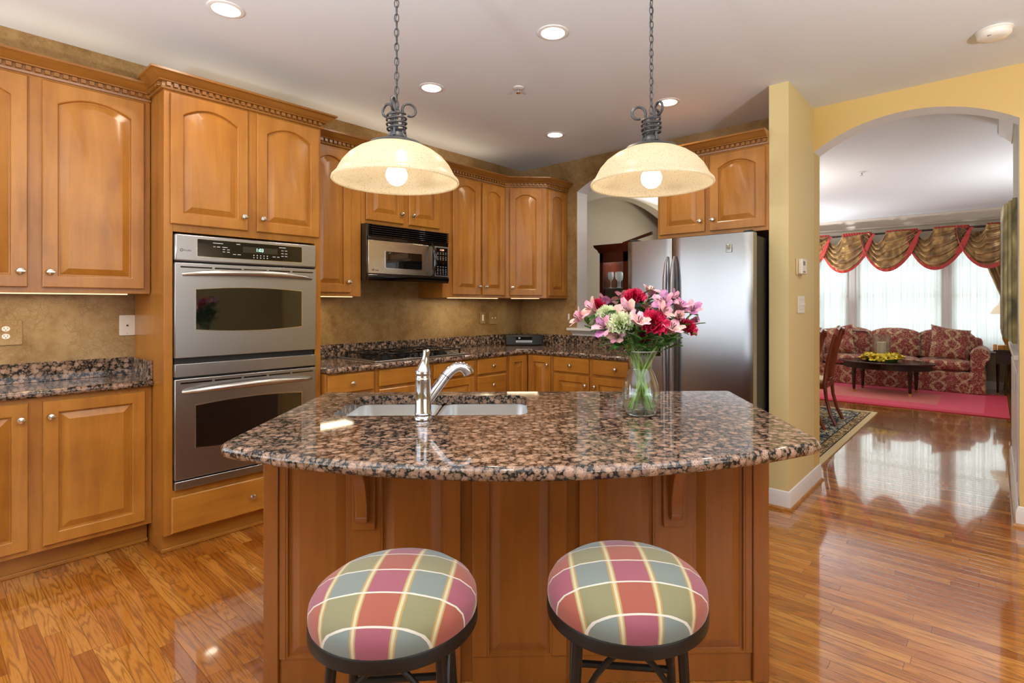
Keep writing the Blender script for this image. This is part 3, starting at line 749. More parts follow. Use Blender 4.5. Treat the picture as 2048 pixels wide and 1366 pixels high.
# cooktop
c = thing('gas_cooktop', 'black five-burner gas cooktop with steel rim set in the granite counter', 'cooktop', (2.14,3.28,CT))
m = MB(); slab(m, rrect(0,.87,0,.52,.015), .0005, .009); m.build('steel_rim', M_steel, c, smooth=50)
MB().box(.03,.84,.03,.49,.008,.012).build('cooktop_surface', M_black, c, bevel=.003)
for x, y, r in ((.17,.14,.04),(.17,.38,.034),(.435,.30,.052),(.70,.14,.036),(.70,.38,.042)):
    MB().lathe([(r*1.3,.0),(r*1.3,.006),(r,.008),(r,.018),(r*.9,.021),(0,.021)], 24, (x,y,.012)).build('burner', M_blackm, c)
for gx0, gx1 in ((.04,.30),(.31,.56),(.57,.83)):
    m = MB(); z = .040; cx_ = (gx0+gx1)/2
    for y in (.05,.27,.47): m.box(gx0,gx1,y-.005,y+.005,z,z+.010)
    for x in (gx0+.005,cx_,gx1-.005): m.box(x-.005,x+.005,.05,.47,z,z+.010)
    for yc in (.16,.37):
        for k in range(4):
            a = pi/4+k*pi/2; m.tube([(cx_+.03*cos(a),yc+.03*sin(a),z+.008),(cx_+.11*cos(a),yc+.09*sin(a),z+.006)], .005, 6)
    for x in (gx0+.005,gx1-.005):
        for y in (.055,.465): m.box(x-.006,x+.006,y-.006,y+.006,.012,z+.002)
    m.build('grate', M_black, c, bevel=.001)
for k in range(5): MB().lathe([(.017,0),(.016,.018),(.012,.022),(0,.022)], 16, (.33+.055*k,.065,.012)).build('control_knob', M_blackm, c)

# microwave
c = thing('microwave', 'over-the-range stainless microwave with black vent grille, above the cooktop', 'microwave', (2.164,3.43,0)); W = .763
MB().box(0,W,.012,.40,1.487,1.906).build('body', M_black, c, bevel=.003)
m = MB()
for k in range(6):
    z = 1.812+.0155*k; m.prism([(0,z),(-.012,z+.003),(-.012,z+.008),(0,z+.0135)], .03, W-.004, 'x')
m.build('vent_grille', M_black, c, bevel=.001)
MB().box(.006,W-.002,-.002,.014,1.787,1.815).build('upper_band', M_black, c, bevel=.004)
def bowed(m, x0, x1, z0, z1, bow, y=-.005, n=10, th=.02):
    top = []; 
    for k in range(n+1): u = k/n; top.append((x0+(x1-x0)*u, y-bow*4*u*(1-u)))
    m.prism(top+[(x1,y+th),(x0,y+th)], z0, z1, 'z')
m = MB(); bowed(m, .006, .592, 1.540, 1.785, .006); d = m.build('microwave_door', steel('microwave_steel','C0B8A8',.26), c, bevel=.003)
MB().prism(rrect(.142,.487,1.578,1.716,.012), -.0125, -.002, 'y').build('window_trim', plain('bright_edge3','D8D6D2',.2,metal=1), d)
MB().prism(rrect(.149,.480,1.585,1.709,.010), -.0135, -.002, 'y').build('microwave_window', M_glassd, d)
pts = [(.575+.0*u, -.012-.050*(4*(k/16)*(1-k/16))**.7, 1.528+.27*k/16) for k, u in ((k, k/16) for k in range(17))]
MB().tube(pts, [.010+.003*4*(k/16)*(1-k/16) for k in range(17)], 10).build('handle', M_black, d)
MB().lathe([(.004,0),(.0075,0),(.0075,.0015),(.004,.0015)], 16, close=True).xf(Matrix.Translation((.045,-.0075,1.566))@Matrix.Rotation(radians(90),4,'X')).build('brand_emblem', M_logo, d)
text('brand_lettering', 'Profile', .012, M_logo, d, (.078,-.0082,1.563), R90)
MB().box(.612,.756,-.008,.012,1.540,1.785).build('control_frame', M_steel, c, bevel=.002)
MB().box(.624,.746,-.0095,.01,1.550,1.775).build('control_panel', M_black, c, bevel=.001)
text('clock_digits', '11:04', .020, emis('amber_digits','FF9A50',1.5), c, (.685,-.0099,1.757), R90)
m = MB()
for j, z in enumerate((1.733,1.722,1.700,1.688,1.676,1.618,1.600,1.587,1.574,1.561)):
    for i in range(4): m.box(.637+.028*i,.648+.028*i,-.0100,-.0094,z,z+.003)
m.build('button_legends', M_prt, c)['kind'] = 'stuff'
MB().lathe([(.020,0),(.020,.004),(0,.005)], 20).xf(Matrix.Translation((.685,-.0095,1.646))@Matrix.Rotation(radians(90),4,'X')).build('dial', M_black, c)
m = MB(); m.prism([(.0,1.487),(-.004,1.495),(-.010,1.51),(-.012,1.525),(-.006,1.538),(.02,1.538),(.02,1.487)], .004, W-.003, 'x'); m.build('lower_lip', M_black, c, bevel=.002)

# refrigerator
c = thing('refrigerator', 'stainless side-by-side refrigerator with long vertical handles', 'refrigerator', (3.41,2.017,0), radians(-90)); W = .886
MB().box(.004,W-.004,.075,.80,.03,1.75).build('body', M_blackm, c, bevel=.004)
def fdoor(x0, x1):
    m = MB(); pts = []; n = 16
    for k in range(n+1):
        u = k/n; e = min(u,1-u)*(x1-x0); edge = .008*(1-min(1,e/.02))**2
        pts.append((x0+(x1-x0)*u, edge-.006*4*(((x0+(x1-x0)*u)/W))*(1-((x0+(x1-x0)*u)/W))))
    m.prism(pts+[(x1,.072),(x0,.072)], .10, 1.765, 'z'); return m.build('refrigerator_door', M_steelf, c, smooth=25)
d1 = fdoor(0,.347); d2 = fdoor(.353,W)
for dd, x in ((d1,.325),(d2,.375)):
    pts = []; n = 24
    for k in range(n+1): u = k/n; pts.append((x, -.022-.045*(4*u*(1-u))**.35, .50+1.14*u))
    MB().tube(pts, [.006+.010*min(1,8*min(k/n,1-k/n)) for k in range(n+1)], 10, flat=1.1).build('handle', plain('handle_steel','98969A',.38,metal=1), dd)
MB().box(.06,.262,-.018,.0,.955,1.335).build('dispenser_frame', M_black, d1, bevel=.006)
MB().box(.085,.238,-.0195,-.015,.98,1.18).build('dispenser_recess', M_blackm, d1, bevel=.004)
MB().box(.722,.758,-.0135,-.005,1.645,1.695).build('badge', M_chrome, d2, bevel=.002)
text('badge_lettering', 'GE', .016, M_logo, d2, (.740,-.0145,1.67), R90)
for x in (.03,.845): MB().box(x-.028,x+.028,.03,.10,1.7655,1.782).build('hinge_cover', M_blackm, c, bevel=.004)

# radio in the corner
c = thing('radio', 'black tabletop radio and disc player in the counter corner', 'radio', (3.965,3.505,CT), radians(-45))
pts = [(-.185,.20)]+[(-.185+.37*k/14, .02-.02*sin(pi*k/14)) for k in range(15)]+[(.185,.20)]
MB().prism(pts, .004, .103).build('case', plain('graphite_plastic','17181A',.4), c, bevel=.008)
MB().box(-.085,.075,-.004,.01,.060,.090).build('display', M_black, c, bevel=.002)
text('display_digits', '31', .022, emis('cyan_digits','8FE0E8',.8), c, (-.05,-.0048,.075), R90)
MB().box(-.085,.075,-.006,.01,.032,.052).build('disc_slot', plain('silver_plastic','C9CBCE',.3,metal=.6), c, bevel=.002)
MB().box(-.075,.065,-.0068,-.004,.040,.044).build('slot_opening', M_dark, c)
m = MB()
for s_ in (-1,1): m.lathe([(.034,0),(.034,.002),(0,.002)], 24).xf(Matrix.Identity(4))
# wall plates
def screw(m, x, z, y): m.lathe([(.003,0),(.003,.001),(0,.0015)], 10, (0,0,0)) if False else m.box(x-.0025,x+.0025,y-.001,y,z-.0025,z+.0025)
def plate(name, label, cat, loc, rz, w, h, mat, kind, group=None):
    c = thing(name, label, cat, loc, rz, group)
    MB().prism(rrect(-w/2,w/2,-h/2,h/2,.005), -.006, 0, 'y').build('cover_plate', mat, c, bevel=.0015); y = -.006
    if kind == 'outlet':
        for dz in (-.0195,.0195):
            o = MB().prism([(.0165*cos(a)*(1 if abs(cos(a))<.86 else .95), dz+.0135*sin(a)) for a in [2*pi*k/20 for k in range(20)]], y-.002, y, 'y').build('receptacle', M_plastic, c)
            MB().box(-.0075,-.0055,y-.0028,y-.002,dz-.001,dz+.007).box(.0055,.0075,y-.0028,y-.002,dz-.001,dz+.007).box(-.002,.002,y-.0028,y-.002,dz-.009,dz-.005).build('slot', M_dark, o)
    if kind == 'phone':
        MB().box(-.008,.008,y-.002,y,-.009,.009).build('jack', M_plastic, c, bevel=.001); MB().box(-.005,.005,y-.0028,y-.002,-.006,.003).build('jack_opening', M_dark, c)
        m = MB(); screw(m,0,.048,y); screw(m,0,-.048,y); m.build('screw', M_nickel, c)
    if kind == 'rocker':
        MB().box(-.0165,.0165,y-.004,y,-.033,.033).build('rocker', M_plastic, c, bevel=.002)
    if kind == 'rocker1':
        MB().box(-.010,.010,y-.004,y,-.030,.030).build('rocker', M_plastic, c, bevel=.002)
    if kind == 'toggle2':
        for x in (-.023,.023):
            o = MB().box(x-.005,x+.005,y-.010,y,-.004,.008).build('toggle', M_plastic, c, bevel=.001)
    if kind == 'toggle4':
        for k in range(3):
            x = -.046+.046*k; MB().box(x-.005,x+.005,y-.011,y,-.003,.009).build('toggle', M_plastic, c, bevel=.001)
        m = MB()
        for k in range(3):
            for z in (.034,-.034): screw(m,-.046+.046*k,z,y)
        m.build('screw', M_nickel, c)
    return c
M_paper2 = M_paper
plate('outlet', 'double electrical outlet in a wallpapered cover plate, above the left granite counter', 'outlet', (.322,3.839,1.17), 0, .125, .13, M_paper2, 'outlet')
plate('phone_jack', 'white telephone jack plate on the wallpaper beside the oven tower', 'wall plate', (.832,3.839,1.193), 0, .075, .118, M_plastic, 'phone')
plate('light_switch', 'single rocker switch on the gold wall, left of the double toggle switch', 'switch', (3.712,3.839,1.18), 0, .07, .116, M_paper2, 'rocker1')
plate('light_switch', 'double toggle switch in wallpapered plate on the gold wall left of the radio corner', 'switch', (3.862,3.839,1.175), 0, .116, .122, M_paper2, 'toggle2')
plate('light_switch', 'single rocker switch just above the pass-through sill', 'switch', (4.299,3.205,1.19), radians(-90), .07, .114, M_paper2, 'rocker1')
plate('light_switch', 'white three-toggle switch plate on the cream partition, below the thermostat', 'switch', (3.945,.994,1.313), 0, .16, .115, M_plastic, 'toggle4')
c = thing('thermostat', 'small white thermostat on the cream partition beside the archway', 'thermostat', (3.90,.994,1.565), 0)
MB().box(-.075,.055,-.008,0,-.055,.055).build('wall_plate', plain('almond_plastic','D9C79A',.5), c, bevel=.003)
MB().box(-.05,.062,-.036,-.008,-.05,.052).build('case', M_plastic, c, bevel=.008)
MB().box(-.035,.01,-.0375,-.035,.008,.036).build('display', plain('lcd_grey','8C958A',.2), c)
MB().box(-.03,-.018,-.038,-.035,-.038,-.030).box(.0,.012,-.038,-.035,-.038,-.030).build('button', M_dark, c)
# ================================================================ island
IA = radians(-47.75); IO = (1.1925, 1.055)
def IW(x, y): return (IO[0]+x*cos(IA)-y*sin(IA), IO[1]+x*sin(IA)+y*cos(IA))
c = thing('kitchen_island', 'maple kitchen island cabinet with raised panels facing the bar stools', 'island', (IO[0],IO[1],0), IA)
MB().box(-.885,-.835,.255,.90,0,.866).build('corner_post', maple_d, c, bevel=.003)
MB().box(.80,.855,.255,.90,0,.866).build('corner_post', maple_d, c, bevel=.003)
m = MB().box(-.835,.80,.285,.30,0,.866).box(-.835,.80,.87,.90,.1,.866); m.build('body', maple_d, c)
MB().box(-.835,-.217,.268,.285,0,.10).box(-.176,.150,.268,.285,0,.10).box(.195,.80,.268,.285,0,.10).build('base_rail', maple_d, c, bevel=.002)
def ipanel(x0, x1, cols):
    m = MB(); m.box(x0,x1,.262,.286,.80,.866)
    xs = [x0]+[v for ab in cols for v in ab]+[x1]
    for a, b in zip(xs[::2], xs[1::2]): m.box(a,b,.262,.286,0.10,.80)
    m.build('panel_frame', maple_d, c, bevel=.0015)
    for a, b in cols:
        m = MB(); n0 = [(a-.001,.286,.0995),(b+.001,.286,.0995),(b+.001,.286,.801),(a-.001,.286,.801)]
        def L(d, y): return [(a+d,y,.10+d),(b-d,y,.10+d),(b-d,y,.80-d),(a+d,y,.80-d)]
        vs = L(0,.2845)+L(0,.264)+L(.006,.264)+L(.008,.274)+L(.014,.275)+L(.045,.266)
        fs = [(i*4+k,i*4+(k+1)%4,i*4+4+(k+1)%4,i*4+4+k) for i in range(5) for k in range(4)]+[(20,21,22,23),(3,2,1,0)]
        m.add(vs, fs); m.build('raised_panel', maple_d, c, smooth=15)
ipanel(-.835, -.217, [(-.812,-.598),(-.489,-.272)])
ipanel(-.176, .150, [(-.125,.099)])
ipanel(.195, .80, [(.245,.457),(.592,.775)])
for cx_, mat in ((-.543, maple_d), (.522, maple_d)):
    m = MB(); m.box(cx_-.039,cx_+.039,.244,.262,.548,.866)
    pr = [(.246,.575),(.225,.58),(.218,.60)]
    for k in range(11): a = k/10*pi/2; pr.append((.218-.135*(1-cos(a)), .60+.215*sin(a)))
    pr += [(.07,.82),(.055,.825),(.05,.845),(.05,.866),(.246,.866)]
    m.prism(pr, cx_-.019, cx_+.019, 'x'); m.build('corbel', mat, c, bevel=.003)
MB().sweep([(-.885,.90),(-.885,.255),(-.835,.255)], [(0,0),(.010,0),(.010,.012),(0,.02)]).build('shoe_molding', maple_d, c)
# island granite top with bowed front
front = []
for k in range(33):
    u = -1+2*k/32; front.append((.9035*u, -.242*(1-u*u)))
def round_corner(p0, p, p1, r, n=5):
    p0,p,p1 = Vector(p0),Vector(p),Vector(p1); a=(p0-p).normalized(); b=(p1-p).normalized(); s=p+a*r; e=p+b*r
    return [tuple((1-t)**2*s+2*t*(1-t)*p+t*t*e) for t in [k/n for k in range(n+1)]]
FL, FR, BR, BL = (-.9035,0),(.9035,0),(.992,.945),(-.92,.945)
poly = round_corner(BL,FL,front[2],.05)+front[3:-3]+round_corner(front[-3],FR,BR,.05)+round_corner(FR,BR,BL,.03)+round_corner(BR,BL,FL,.03)
SX0,SX1,SY0,SY1 = -.712,.018,.402,.832
hole = rrect(SX0,SX1,SY0,SY1,.05,4)
m = MB(); slab(m, poly, CT0, CT, hole)
o = m.build('granite_countertop', M_gran, smooth=50, loc=(IO[0],IO[1],0), rot=IA); tag(o, 'large bow-fronted brown granite island countertop with the sink cut into it', 'countertop')
# sink
c = thing('kitchen_sink', 'double-bowl stainless undermount sink in the island', 'sink', (IO[0],IO[1],0), IA)
def bowl(x0, x1, y0, y1, zt, zb, name):
    m = MB(); R = [(rrect(x0-.012,x1+.012,y0-.012,y1+.012,.055,4),zt),(rrect(x0,x1,y0,y1,.05,4),zt),(rrect(x0+.006,x1-.006,y0+.006,y1-.006,.05,4),zb+.03),(rrect(x0+.03,x1-.03,y0+.03,y1-.03,.04,4),zb)]
    n = len(R[0][0]); vs = [(x,y,z) for r, z in R for x, y in r]
    fs = [(i*n+k,i*n+(k+1)%n,(i+1)*n+(k+1)%n,(i+1)*n+k) for i in range(3) for k in range(n)]+[tuple(3*n+k for k in range(n))]
    m.add(vs, fs); b = m.build(name, M_sink, c, smooth=40, solid=.0012, recalc=False)
    MB().lathe([(.04,.002),(.036,.004),(.030,-.003),(0,-.003)], 24, ((x0+x1)/2,(y0+y1)/2,zb+.002)).build('drain', M_chrome, b)
bowl(SX0-.002,-.365,SY0-.002,SY1+.002,CT0-.002,.70,'bowl'); bowl(-.335,SX1+.002,SY0-.002,SY1+.002,CT0-.002,.68,'bowl')
# faucet
c = thing('faucet', 'polished chrome kitchen faucet with angled pull-out spout behind the sink front', 'faucet', (*IW(-.357,.335),CT), IA)
MB().lathe([(.031,0),(.033,.003),(.032,.010),(.029,.014),(.029,.018),(.031,.021),(.0285,.026),(.0275,.14),(.0285,.143),(.0275,.147),(.026,.150),(.026,.158),(.0275,.160),(.0275,.163)], 40).build('body', M_chrome, c)
pts = [(0,0,.163),(0,0,.168),(.001,0,.176),(.003,0,.190),(.006,0,.204),(.009,0,.218),(.011,0,.230),(.012,0,.240),(.012,0,.2465),(.012,0,.250)]
MB().tube(pts, [.0285,.0288,.0262,.0205,.0155,.0130,.0122,.0132,.0128,.008], 28).build('handle', M_chrome, c)
sp = [(.0,0,.045),(.022,.010,.075),(.050,.024,.115),(.074,.036,.148)]
MB().tube(sp, [.012,.017,.0185,.019], 20).build('spout', M_chrome, c)
sp = [(.0745,.0365,.149),(.090,.044,.166),(.106,.052,.178),(.122,.060,.182),(.138,.068,.177),(.150,.075,.165),(.155,.078,.155)]
MB().tube(sp, [.019,.0195,.019,.0185,.0195,.0215,.0215], 20).build('spray_head', M_chrome, c)
MB().tube([(.0738,.0360,.1478),(.0748,.0366,.1492)], .0196, 20).build('seal_ring', M_blackm, c)

# vase and bouquet
VX, VY = IW(.44,.40)
c = thing('glass_vase', 'clear glass vase with pinched neck holding the bouquet', 'vase', (VX,VY,CT), IA)
vp = [(.049,.002),(.056,.010),(.066,.040),(.0705,.072),(.070,.085),(.064,.115),(.052,.148),(.043,.168),(.0405,.174),(.043,.180),(.042,.186),(.045,.205),(.052,.222),(.060,.238)]
inner = [(r-.0028, z+.0) for r, z in vp[::-1]]
M_vase = thin_glass('vase_glass', .07, (.97,1,.99,1))
MB().lathe(vp, 48).build('shell', M_vase, c)  if False else None
m = MB(); n = len(vp); seg = 48; vs = []
for k in range(seg):
    a = 2*pi*k/seg; vs += [(r*cos(a), r*sin(a), z) for r, z in vp]
m.add(vs, [(k*n+i, ((k+1)%seg)*n+i, ((k+1)%seg)*n+i+1, k*n+i+1) for k in range(seg) for i in range(n-1)])
m.build('shell', M_vase, c, smooth=60)
MB().lathe([(0,.0005),(.048,.0005),(.052,.003),(.055,.009),(.046,.0075),(0,.007)], 40).build('base', glass('thick_glass'), c, smooth=60)
m = MB(); m.tube([(.0608*cos(a),.0608*sin(a),.238) for a in [2*pi*k/40 for k in range(40)]], .0016, 8, True); m.build('rim', plain('rim_glass','DDE6E4',.05,spec=.8), c)
wp = [(0,.009),(.048,.009),(.060,.035),(.0668,.072),(.0660,.088),(.0652,.092),(0,.092)]
MB().lathe(wp, 40).build('water', thin_glass('vase_water', .02, (.93,.98,.96,1)), c, smooth=60)

def toworld(base, off):
    x = off[0]*cos(radians(-49.11))-off[1]*sin(radians(-49.11)); y = off[0]*sin(radians(-49.11))+off[1]*cos(radians(-49.11))
    return Vector((x, y, off[2]))
def carnation_mesh(r=.04):
    m = MB(); rnd = random.Random(3)
    for L in range(9):
        t = L/8; tilt = .12+1.35*(1-t)**.8; R = r*(.62+.38*(1-t)); z0 = r*(.1+.45*t); ph = rnd.random()*6; n = 42; nr = 4; k1 = rnd.randint(5,7); k2 = rnd.randint(15,19)
        vs = []
        for i in range(n):
            a = 2*pi*i/n
            for j in range(nr+1):
                u = j/nr; rr = R*u*(sin(tilt)*.9+.08)*(1+.10*sin(k1*a+ph)); zz = z0*.5+R*u*cos(tilt)*(.85)+.35*r*(1-t)*0
                zz += u*u*r*(.16*sin(k2*a+ph*2)+.14*sin(k1*a+ph)); rr += u*u*r*.09*sin((k2+4)*a)
                vs.append((rr*cos(a), rr*sin(a), zz))
        m.add(vs, [(i*(nr+1)+j, ((i+1)%n)*(nr+1)+j, ((i+1)%n)*(nr+1)+j+1, i*(nr+1)+j+1) for i in range(n) for j in range(nr)])
    return m
def alstro_mesh(r=.035, open_=1.0):
    m = MB(); rnd = random.Random(5)
    for k in range(6):
        a = 2*pi*k/6; outer = k % 2 == 0; wd = .48 if outer else .34; L = 1.0 if outer else 1.05
        def P(u, v, a=a, wd=wd, L=L, outer=outer):
            s_ = (v-.5)*2; prof = sin(min(1,u*1.06)*pi*.88)**.75*wd+.04; x = u; out = r*(.15+.95*u**1.4*open_); up = r*(1.25*u*L-.35*u**3*open_)
            w_ = s_*prof*r*.9; cup = -r*.18*(1-s_*s_)*sin(pi*u)*.6
            c_, s2 = cos(a), sin(a); return ((out+cup)*c_-w_*s2, (out+cup)*s2+w_*c_, up)
        m.mi = 0 if outer else 1; m.grid(P, 7, 4)
    m.mi = 2
    for k in range(5):
        a = k*1.25; m.tube([(0,0,0),(r*.1*cos(a),r*.1*sin(a),r*.6),(r*.22*cos(a),r*.22*sin(a),r*1.0)], [r*.02,r*.02,r*.045], 5)
    return m
def leaf_pts(m, p, d, L, wd, droop=.3):
    d = Vector(d).normalized(); side = d.cross(Vector((0,0,1))); side = side.normalized() if side.length > .1 else Vector((1,0,0)); up = side.cross(d).normalized()
    def P(u, v):
        s_ = (v-.5)*2; w_ = wd*sin(pi*min(1,u*.96+.04))**.8*s_; q = Vector(p)+d*L*u+side*w_+up*(-droop*L*u*u+abs(s_)*wd*.35); return tuple(q)
    m.grid(P, 8, 2)
M_anth = plain('anther_brown', '6A4A2A', .7); M_spk1 = M_pet3; M_calyx = wetm('calyx_green', '6E9A48', 'A8C880')
carn_m = carnation_mesh(); alst_m = alstro_mesh(); bud_m = alstro_mesh(.032, .35)
# (name, label, px offset across, height, depth toward camera(-)/away(+), size, kind, colour)
F = []
def fl(dx, z, dy, size, kind, mats, name, label, group=None): F.append((dx, z, dy, size, kind, mats, name, label, group))
k_ = 2.0/1074
def at(px, py, dy): return (px-1281)*k_*(2.0+dy)/2.0, 1.317-(py-608)*k_*(2.0+dy)/2.0
def FL_(px, py, dy, size, kind, mats, name, label, group=None):
    x, z = at(px, py, dy); fl(x, z, dy, size, kind, mats, name, label, group)
GA = 'alstroemeria blooms in the bouquet'
P1 = [M_pet1, M_pet3, M_anth]; P2 = [M_pet2, M_pet1, M_anth]; P3 = [M_pet3, M_pet1, M_anth]
FL_(1297,638,-.10,1.05,'c',[M_carn],'carnation','largest crimson carnation, at the front centre of the bouquet')
FL_(1268,588,.0,.80,'c',[M_carn],'carnation','crimson carnation at the top of the bouquet')
FL_(1196,606,.03,.62,'c',[M_carn],'carnation','small crimson carnation at the upper left of the bouquet')
FL_(1376,650,-.02,.70,'c',[M_carn],'carnation','crimson carnation hanging at the far right of the bouquet')
FL_(1282,672,-.02,.55,'c',[M_carm],'carnation','magenta carnation half hidden low above the vase rim')
FL_(1225,640,-.11,.88,'c',[M_carg],'carnation','larger pale green carnation at the front left of the bouquet')
FL_(1204,622,-.05,.70,'c',[M_carg],'carnation','smaller pale green carnation behind the larger pale green one')
al = [(1154,636,.0,1.0,P1,'pink alstroemeria bloom at the far left tip of the bouquet'),(1178,618,-.02,1.1,P3,'peach and white alstroemeria beside the far left pink bloom'),
 (1213,600,.02,.9,P2,'mauve alstroemeria right of the small crimson carnation at upper left'),(1198,655,-.08,1.05,P2,'mauve purple alstroemeria below the pale green carnations, pointing left'),
 (1224,672,-.08,.85,P3,'dusty peach alstroemeria drooping lowest at the left of the vase'),(1244,622,-.08,1.15,P3,'pale peach alstroemeria left of the largest crimson carnation, upper one'),
 (1262,642,-.13,1.0,P3,'pale peach alstroemeria left of the largest crimson carnation, lower one'),(1252,590,.05,.9,P1,'pink alstroemeria left of the top crimson carnation'),
 (1304,582,.02,.9,P1,'pink alstroemeria rising as the tallest at the top right of centre'),(1322,603,-.04,1.05,P2,'lilac pink alstroemeria with dark throat at the upper right'),
 (1318,622,-.08,1.0,P1,'pink alstroemeria just right of the largest crimson carnation'),(1352,596,.03,.85,P2,'mauve alstroemeria near the upper right edge'),
 (1358,612,-.02,1.0,P2,'lilac alstroemeria with dark markings, inside the right edge'),(1350,634,-.06,1.05,P1,'closed pink alstroemeria angled right above the red carnation on the right'),
 (1384,618,.0,.95,P2,'mauve and white alstroemeria at the right tip of the bouquet'),(1332,656,-.10,1.1,P1,'frilly pink alstroemeria at the lower right of the bouquet'),
 (1290,612,.0,.8,P1,'pink alstroemeria behind the largest crimson carnation'),(1236,600,.06,.8,P3,'pale pink alstroemeria at the back, left of centre'),
 (1392,640,.02,.7,P2,'thin mauve alstroemeria petals beyond the right crimson carnation')]
for px, py, dy, s_, mt, lb in al: FL_(px, py, dy, s_, 'b' if 'closed' in lb or 'thin' in lb else 'a', mt, 'alstroemeria', lb)
rnd = random.Random(11)
for i, (dx, z, dy, size, kind, mats, name, label, group) in enumerate(F):
    ang = rnd.random()*6.28
    neck = Vector((.020*cos(ang)+dx*.08, .020*sin(ang)+dy*.08, .176+rnd.uniform(-.02,.02))); off = Vector((dx, dy, z-CT))
    dirv = (off-Vector((neck.x*.5,neck.y*.5,.150))).normalized()
    if kind == 'c': dirv = (dirv+Vector((0,-.35,.25))).normalized()
    else: dirv = (dirv+Vector((rnd.uniform(-.9,.9),rnd.uniform(-.9,.0),rnd.uniform(-.6,.5)))).normalized()
    foot = Vector((-neck.x*1.6-dx*.25+rnd.uniform(-.02,.02), -neck.y*1.6-dy*.2+rnd.uniform(-.02,.02), .013+rnd.uniform(0,.02)))
    if foot.xy.length > .046: foot.xy = foot.xy*(.046/foot.xy.length)
    root = thing(name, label, 'flower', (VX,VY,CT), radians(-49.11), group)
    tip = off-dirv*.012*size*2; mid = (neck+tip)*.5+Vector((0,0,.012))-Vector((dirv.x,dirv.y,0))*.02
    P = [foot, (foot+neck)*.5, neck, (neck*.55+mid*.45)+Vector((0,0,.006)), mid, tip]
    # smooth
    Q = []
    for a, b, c_, d in zip([P[0]]+P[:-2], P[:-1], P[1:], P[2:]+[P[-1]]):
        for t in (0,.33,.66): Q.append(.5*((2*b)+(-a+c_)*t+(2*a-5*b+4*c_-d)*t*t+(-a+3*b-3*c_+d)*t**3))
    Q.append(P[-1])
    r0 = .0026 if kind == 'c' else .0032
    MB().tube(Q, r0, 7).build('stem', M_stem, root)
    src = {'c': carn_m, 'a': alst_m, 'b': bud_m}[kind]
    mb = MB(); mb.v = list(src.v); mb.f = list(src.f); mb.m = list(src.m)
    size = size*1.42 if kind == 'c' else size*1.08
    M = Matrix.Translation(off-dirv*.02*size) @ dirv.to_track_quat('Z','Y').to_matrix().to_4x4() @ Matrix.Rotation(rnd.random()*6,4,'Z') @ Matrix.Scale(size,4)
    mb.xf(M).build('bloom', mats, root, smooth=60, recalc=False)
    if kind == 'c':
        mb = MB().lathe([(.002,-.018),(.009,-.012),(.011,.0),(.013,.016),(.010,.017)], 12); mb.xf(M).build('calyx', M_calyx, root)
    m = MB()
    for q in range(6 if kind != 'c' else 4):
        t = rnd.uniform(.35,.97); p0 = neck.lerp(tip, t); a = rnd.random()*6.28
        leaf_pts(m, p0, (cos(a)*.8+dirv.x*.8, sin(a)*.8+dirv.y*.8, rnd.uniform(.1,.9)), rnd.uniform(.05,.085), rnd.uniform(.010,.016), rnd.uniform(.1,.5))
    m.build('leaves', M_leaf, root, recalc=False)

# ================================================================ bar stools
def stool(loc, rot, label):
    c = thing('bar_stool', label, 'stool', (*loc,0), radians(-49.11), 'plaid bar stools at the island')
    prof = [(0,.612),(.184,.612),(.187,.624),(.1875,.638),(.186,.652),(.176,.669),(.150,.688),(.110,.702),(.060,.710),(0,.712)]
    MB().lathe(prof, 56).build('seat_cushion', M_plaid, c, smooth=60)
    MB().lathe([(.150,.590),(.187,.590),(.1885,.592),(.1885,.617),(.187,.620),(.150,.620)], 56, close=True).build('seat_ring', M_iron, c)
    MB().lathe([(0,.598),(.17,.598),(.17,.611),(0,.611)], 40).build('seat_base', M_iron, c)
    T = []; 
    for k in range(4):
        a = rot+radians(45+90*k); p = lambda r, z: (r*cos(a), r*sin(a), z)
        MB().tube([p(.158,.580),p(.172,.40),p(.190,.20),p(.212,.02),p(.215,.0)], [.0115,.0115,.011,.011,.013], 12).build('leg', M_iron, c); T.append(a)
    for k in range(4):
        a0 = rot+radians(45+90*k); a1 = a0+radians(90)
        P0 = Vector((.176*cos(a0),.176*sin(a0),.36)); P3 = Vector((.176*cos(a1),.176*sin(a1),.36)); mid = Vector((.150*cos((a0+a1)/2),.150*sin((a0+a1)/2),.572))
        pts = []
        for i in range(13):
            t = i/12; e = sin(pi*t)**.5; b = P0.lerp(P3,t); q = Vector((b.x,b.y,0)); q = q.normalized()*(q.length*(1-e*.0)+e*(.150-.124)*.6)
            # hugging arch: x spreads quickly at the top
            s_ = .5-.5*cos(pi*t); b = P0.lerp(P3, .5+(t-.5)*abs(2*t-1)**.35) if t != .5 else P0.lerp(P3,.5)
            pts.append((b.x, b.y, .36+(.578-.36)*e))
        MB().tube(pts, .0068, 8).build('arch_brace', M_iron, c)
        y0 = .37 if k in (0,) else (.25 if k in (1,3) else .28)
        r = .176+(.37-y0)*.08; MB().tube([(r*cos(a0),r*sin(a0),y0),(r*cos(a1),r*sin(a1),y0)], .009, 8).build('stretcher', M_iron, c)
    return c
stool((.731,1.043), radians(5), 'plaid cushioned round bar stool on the left, in front of the island')
stool((1.1175,.6648), radians(-6), 'plaid cushioned round bar stool on the right, in front of the island')

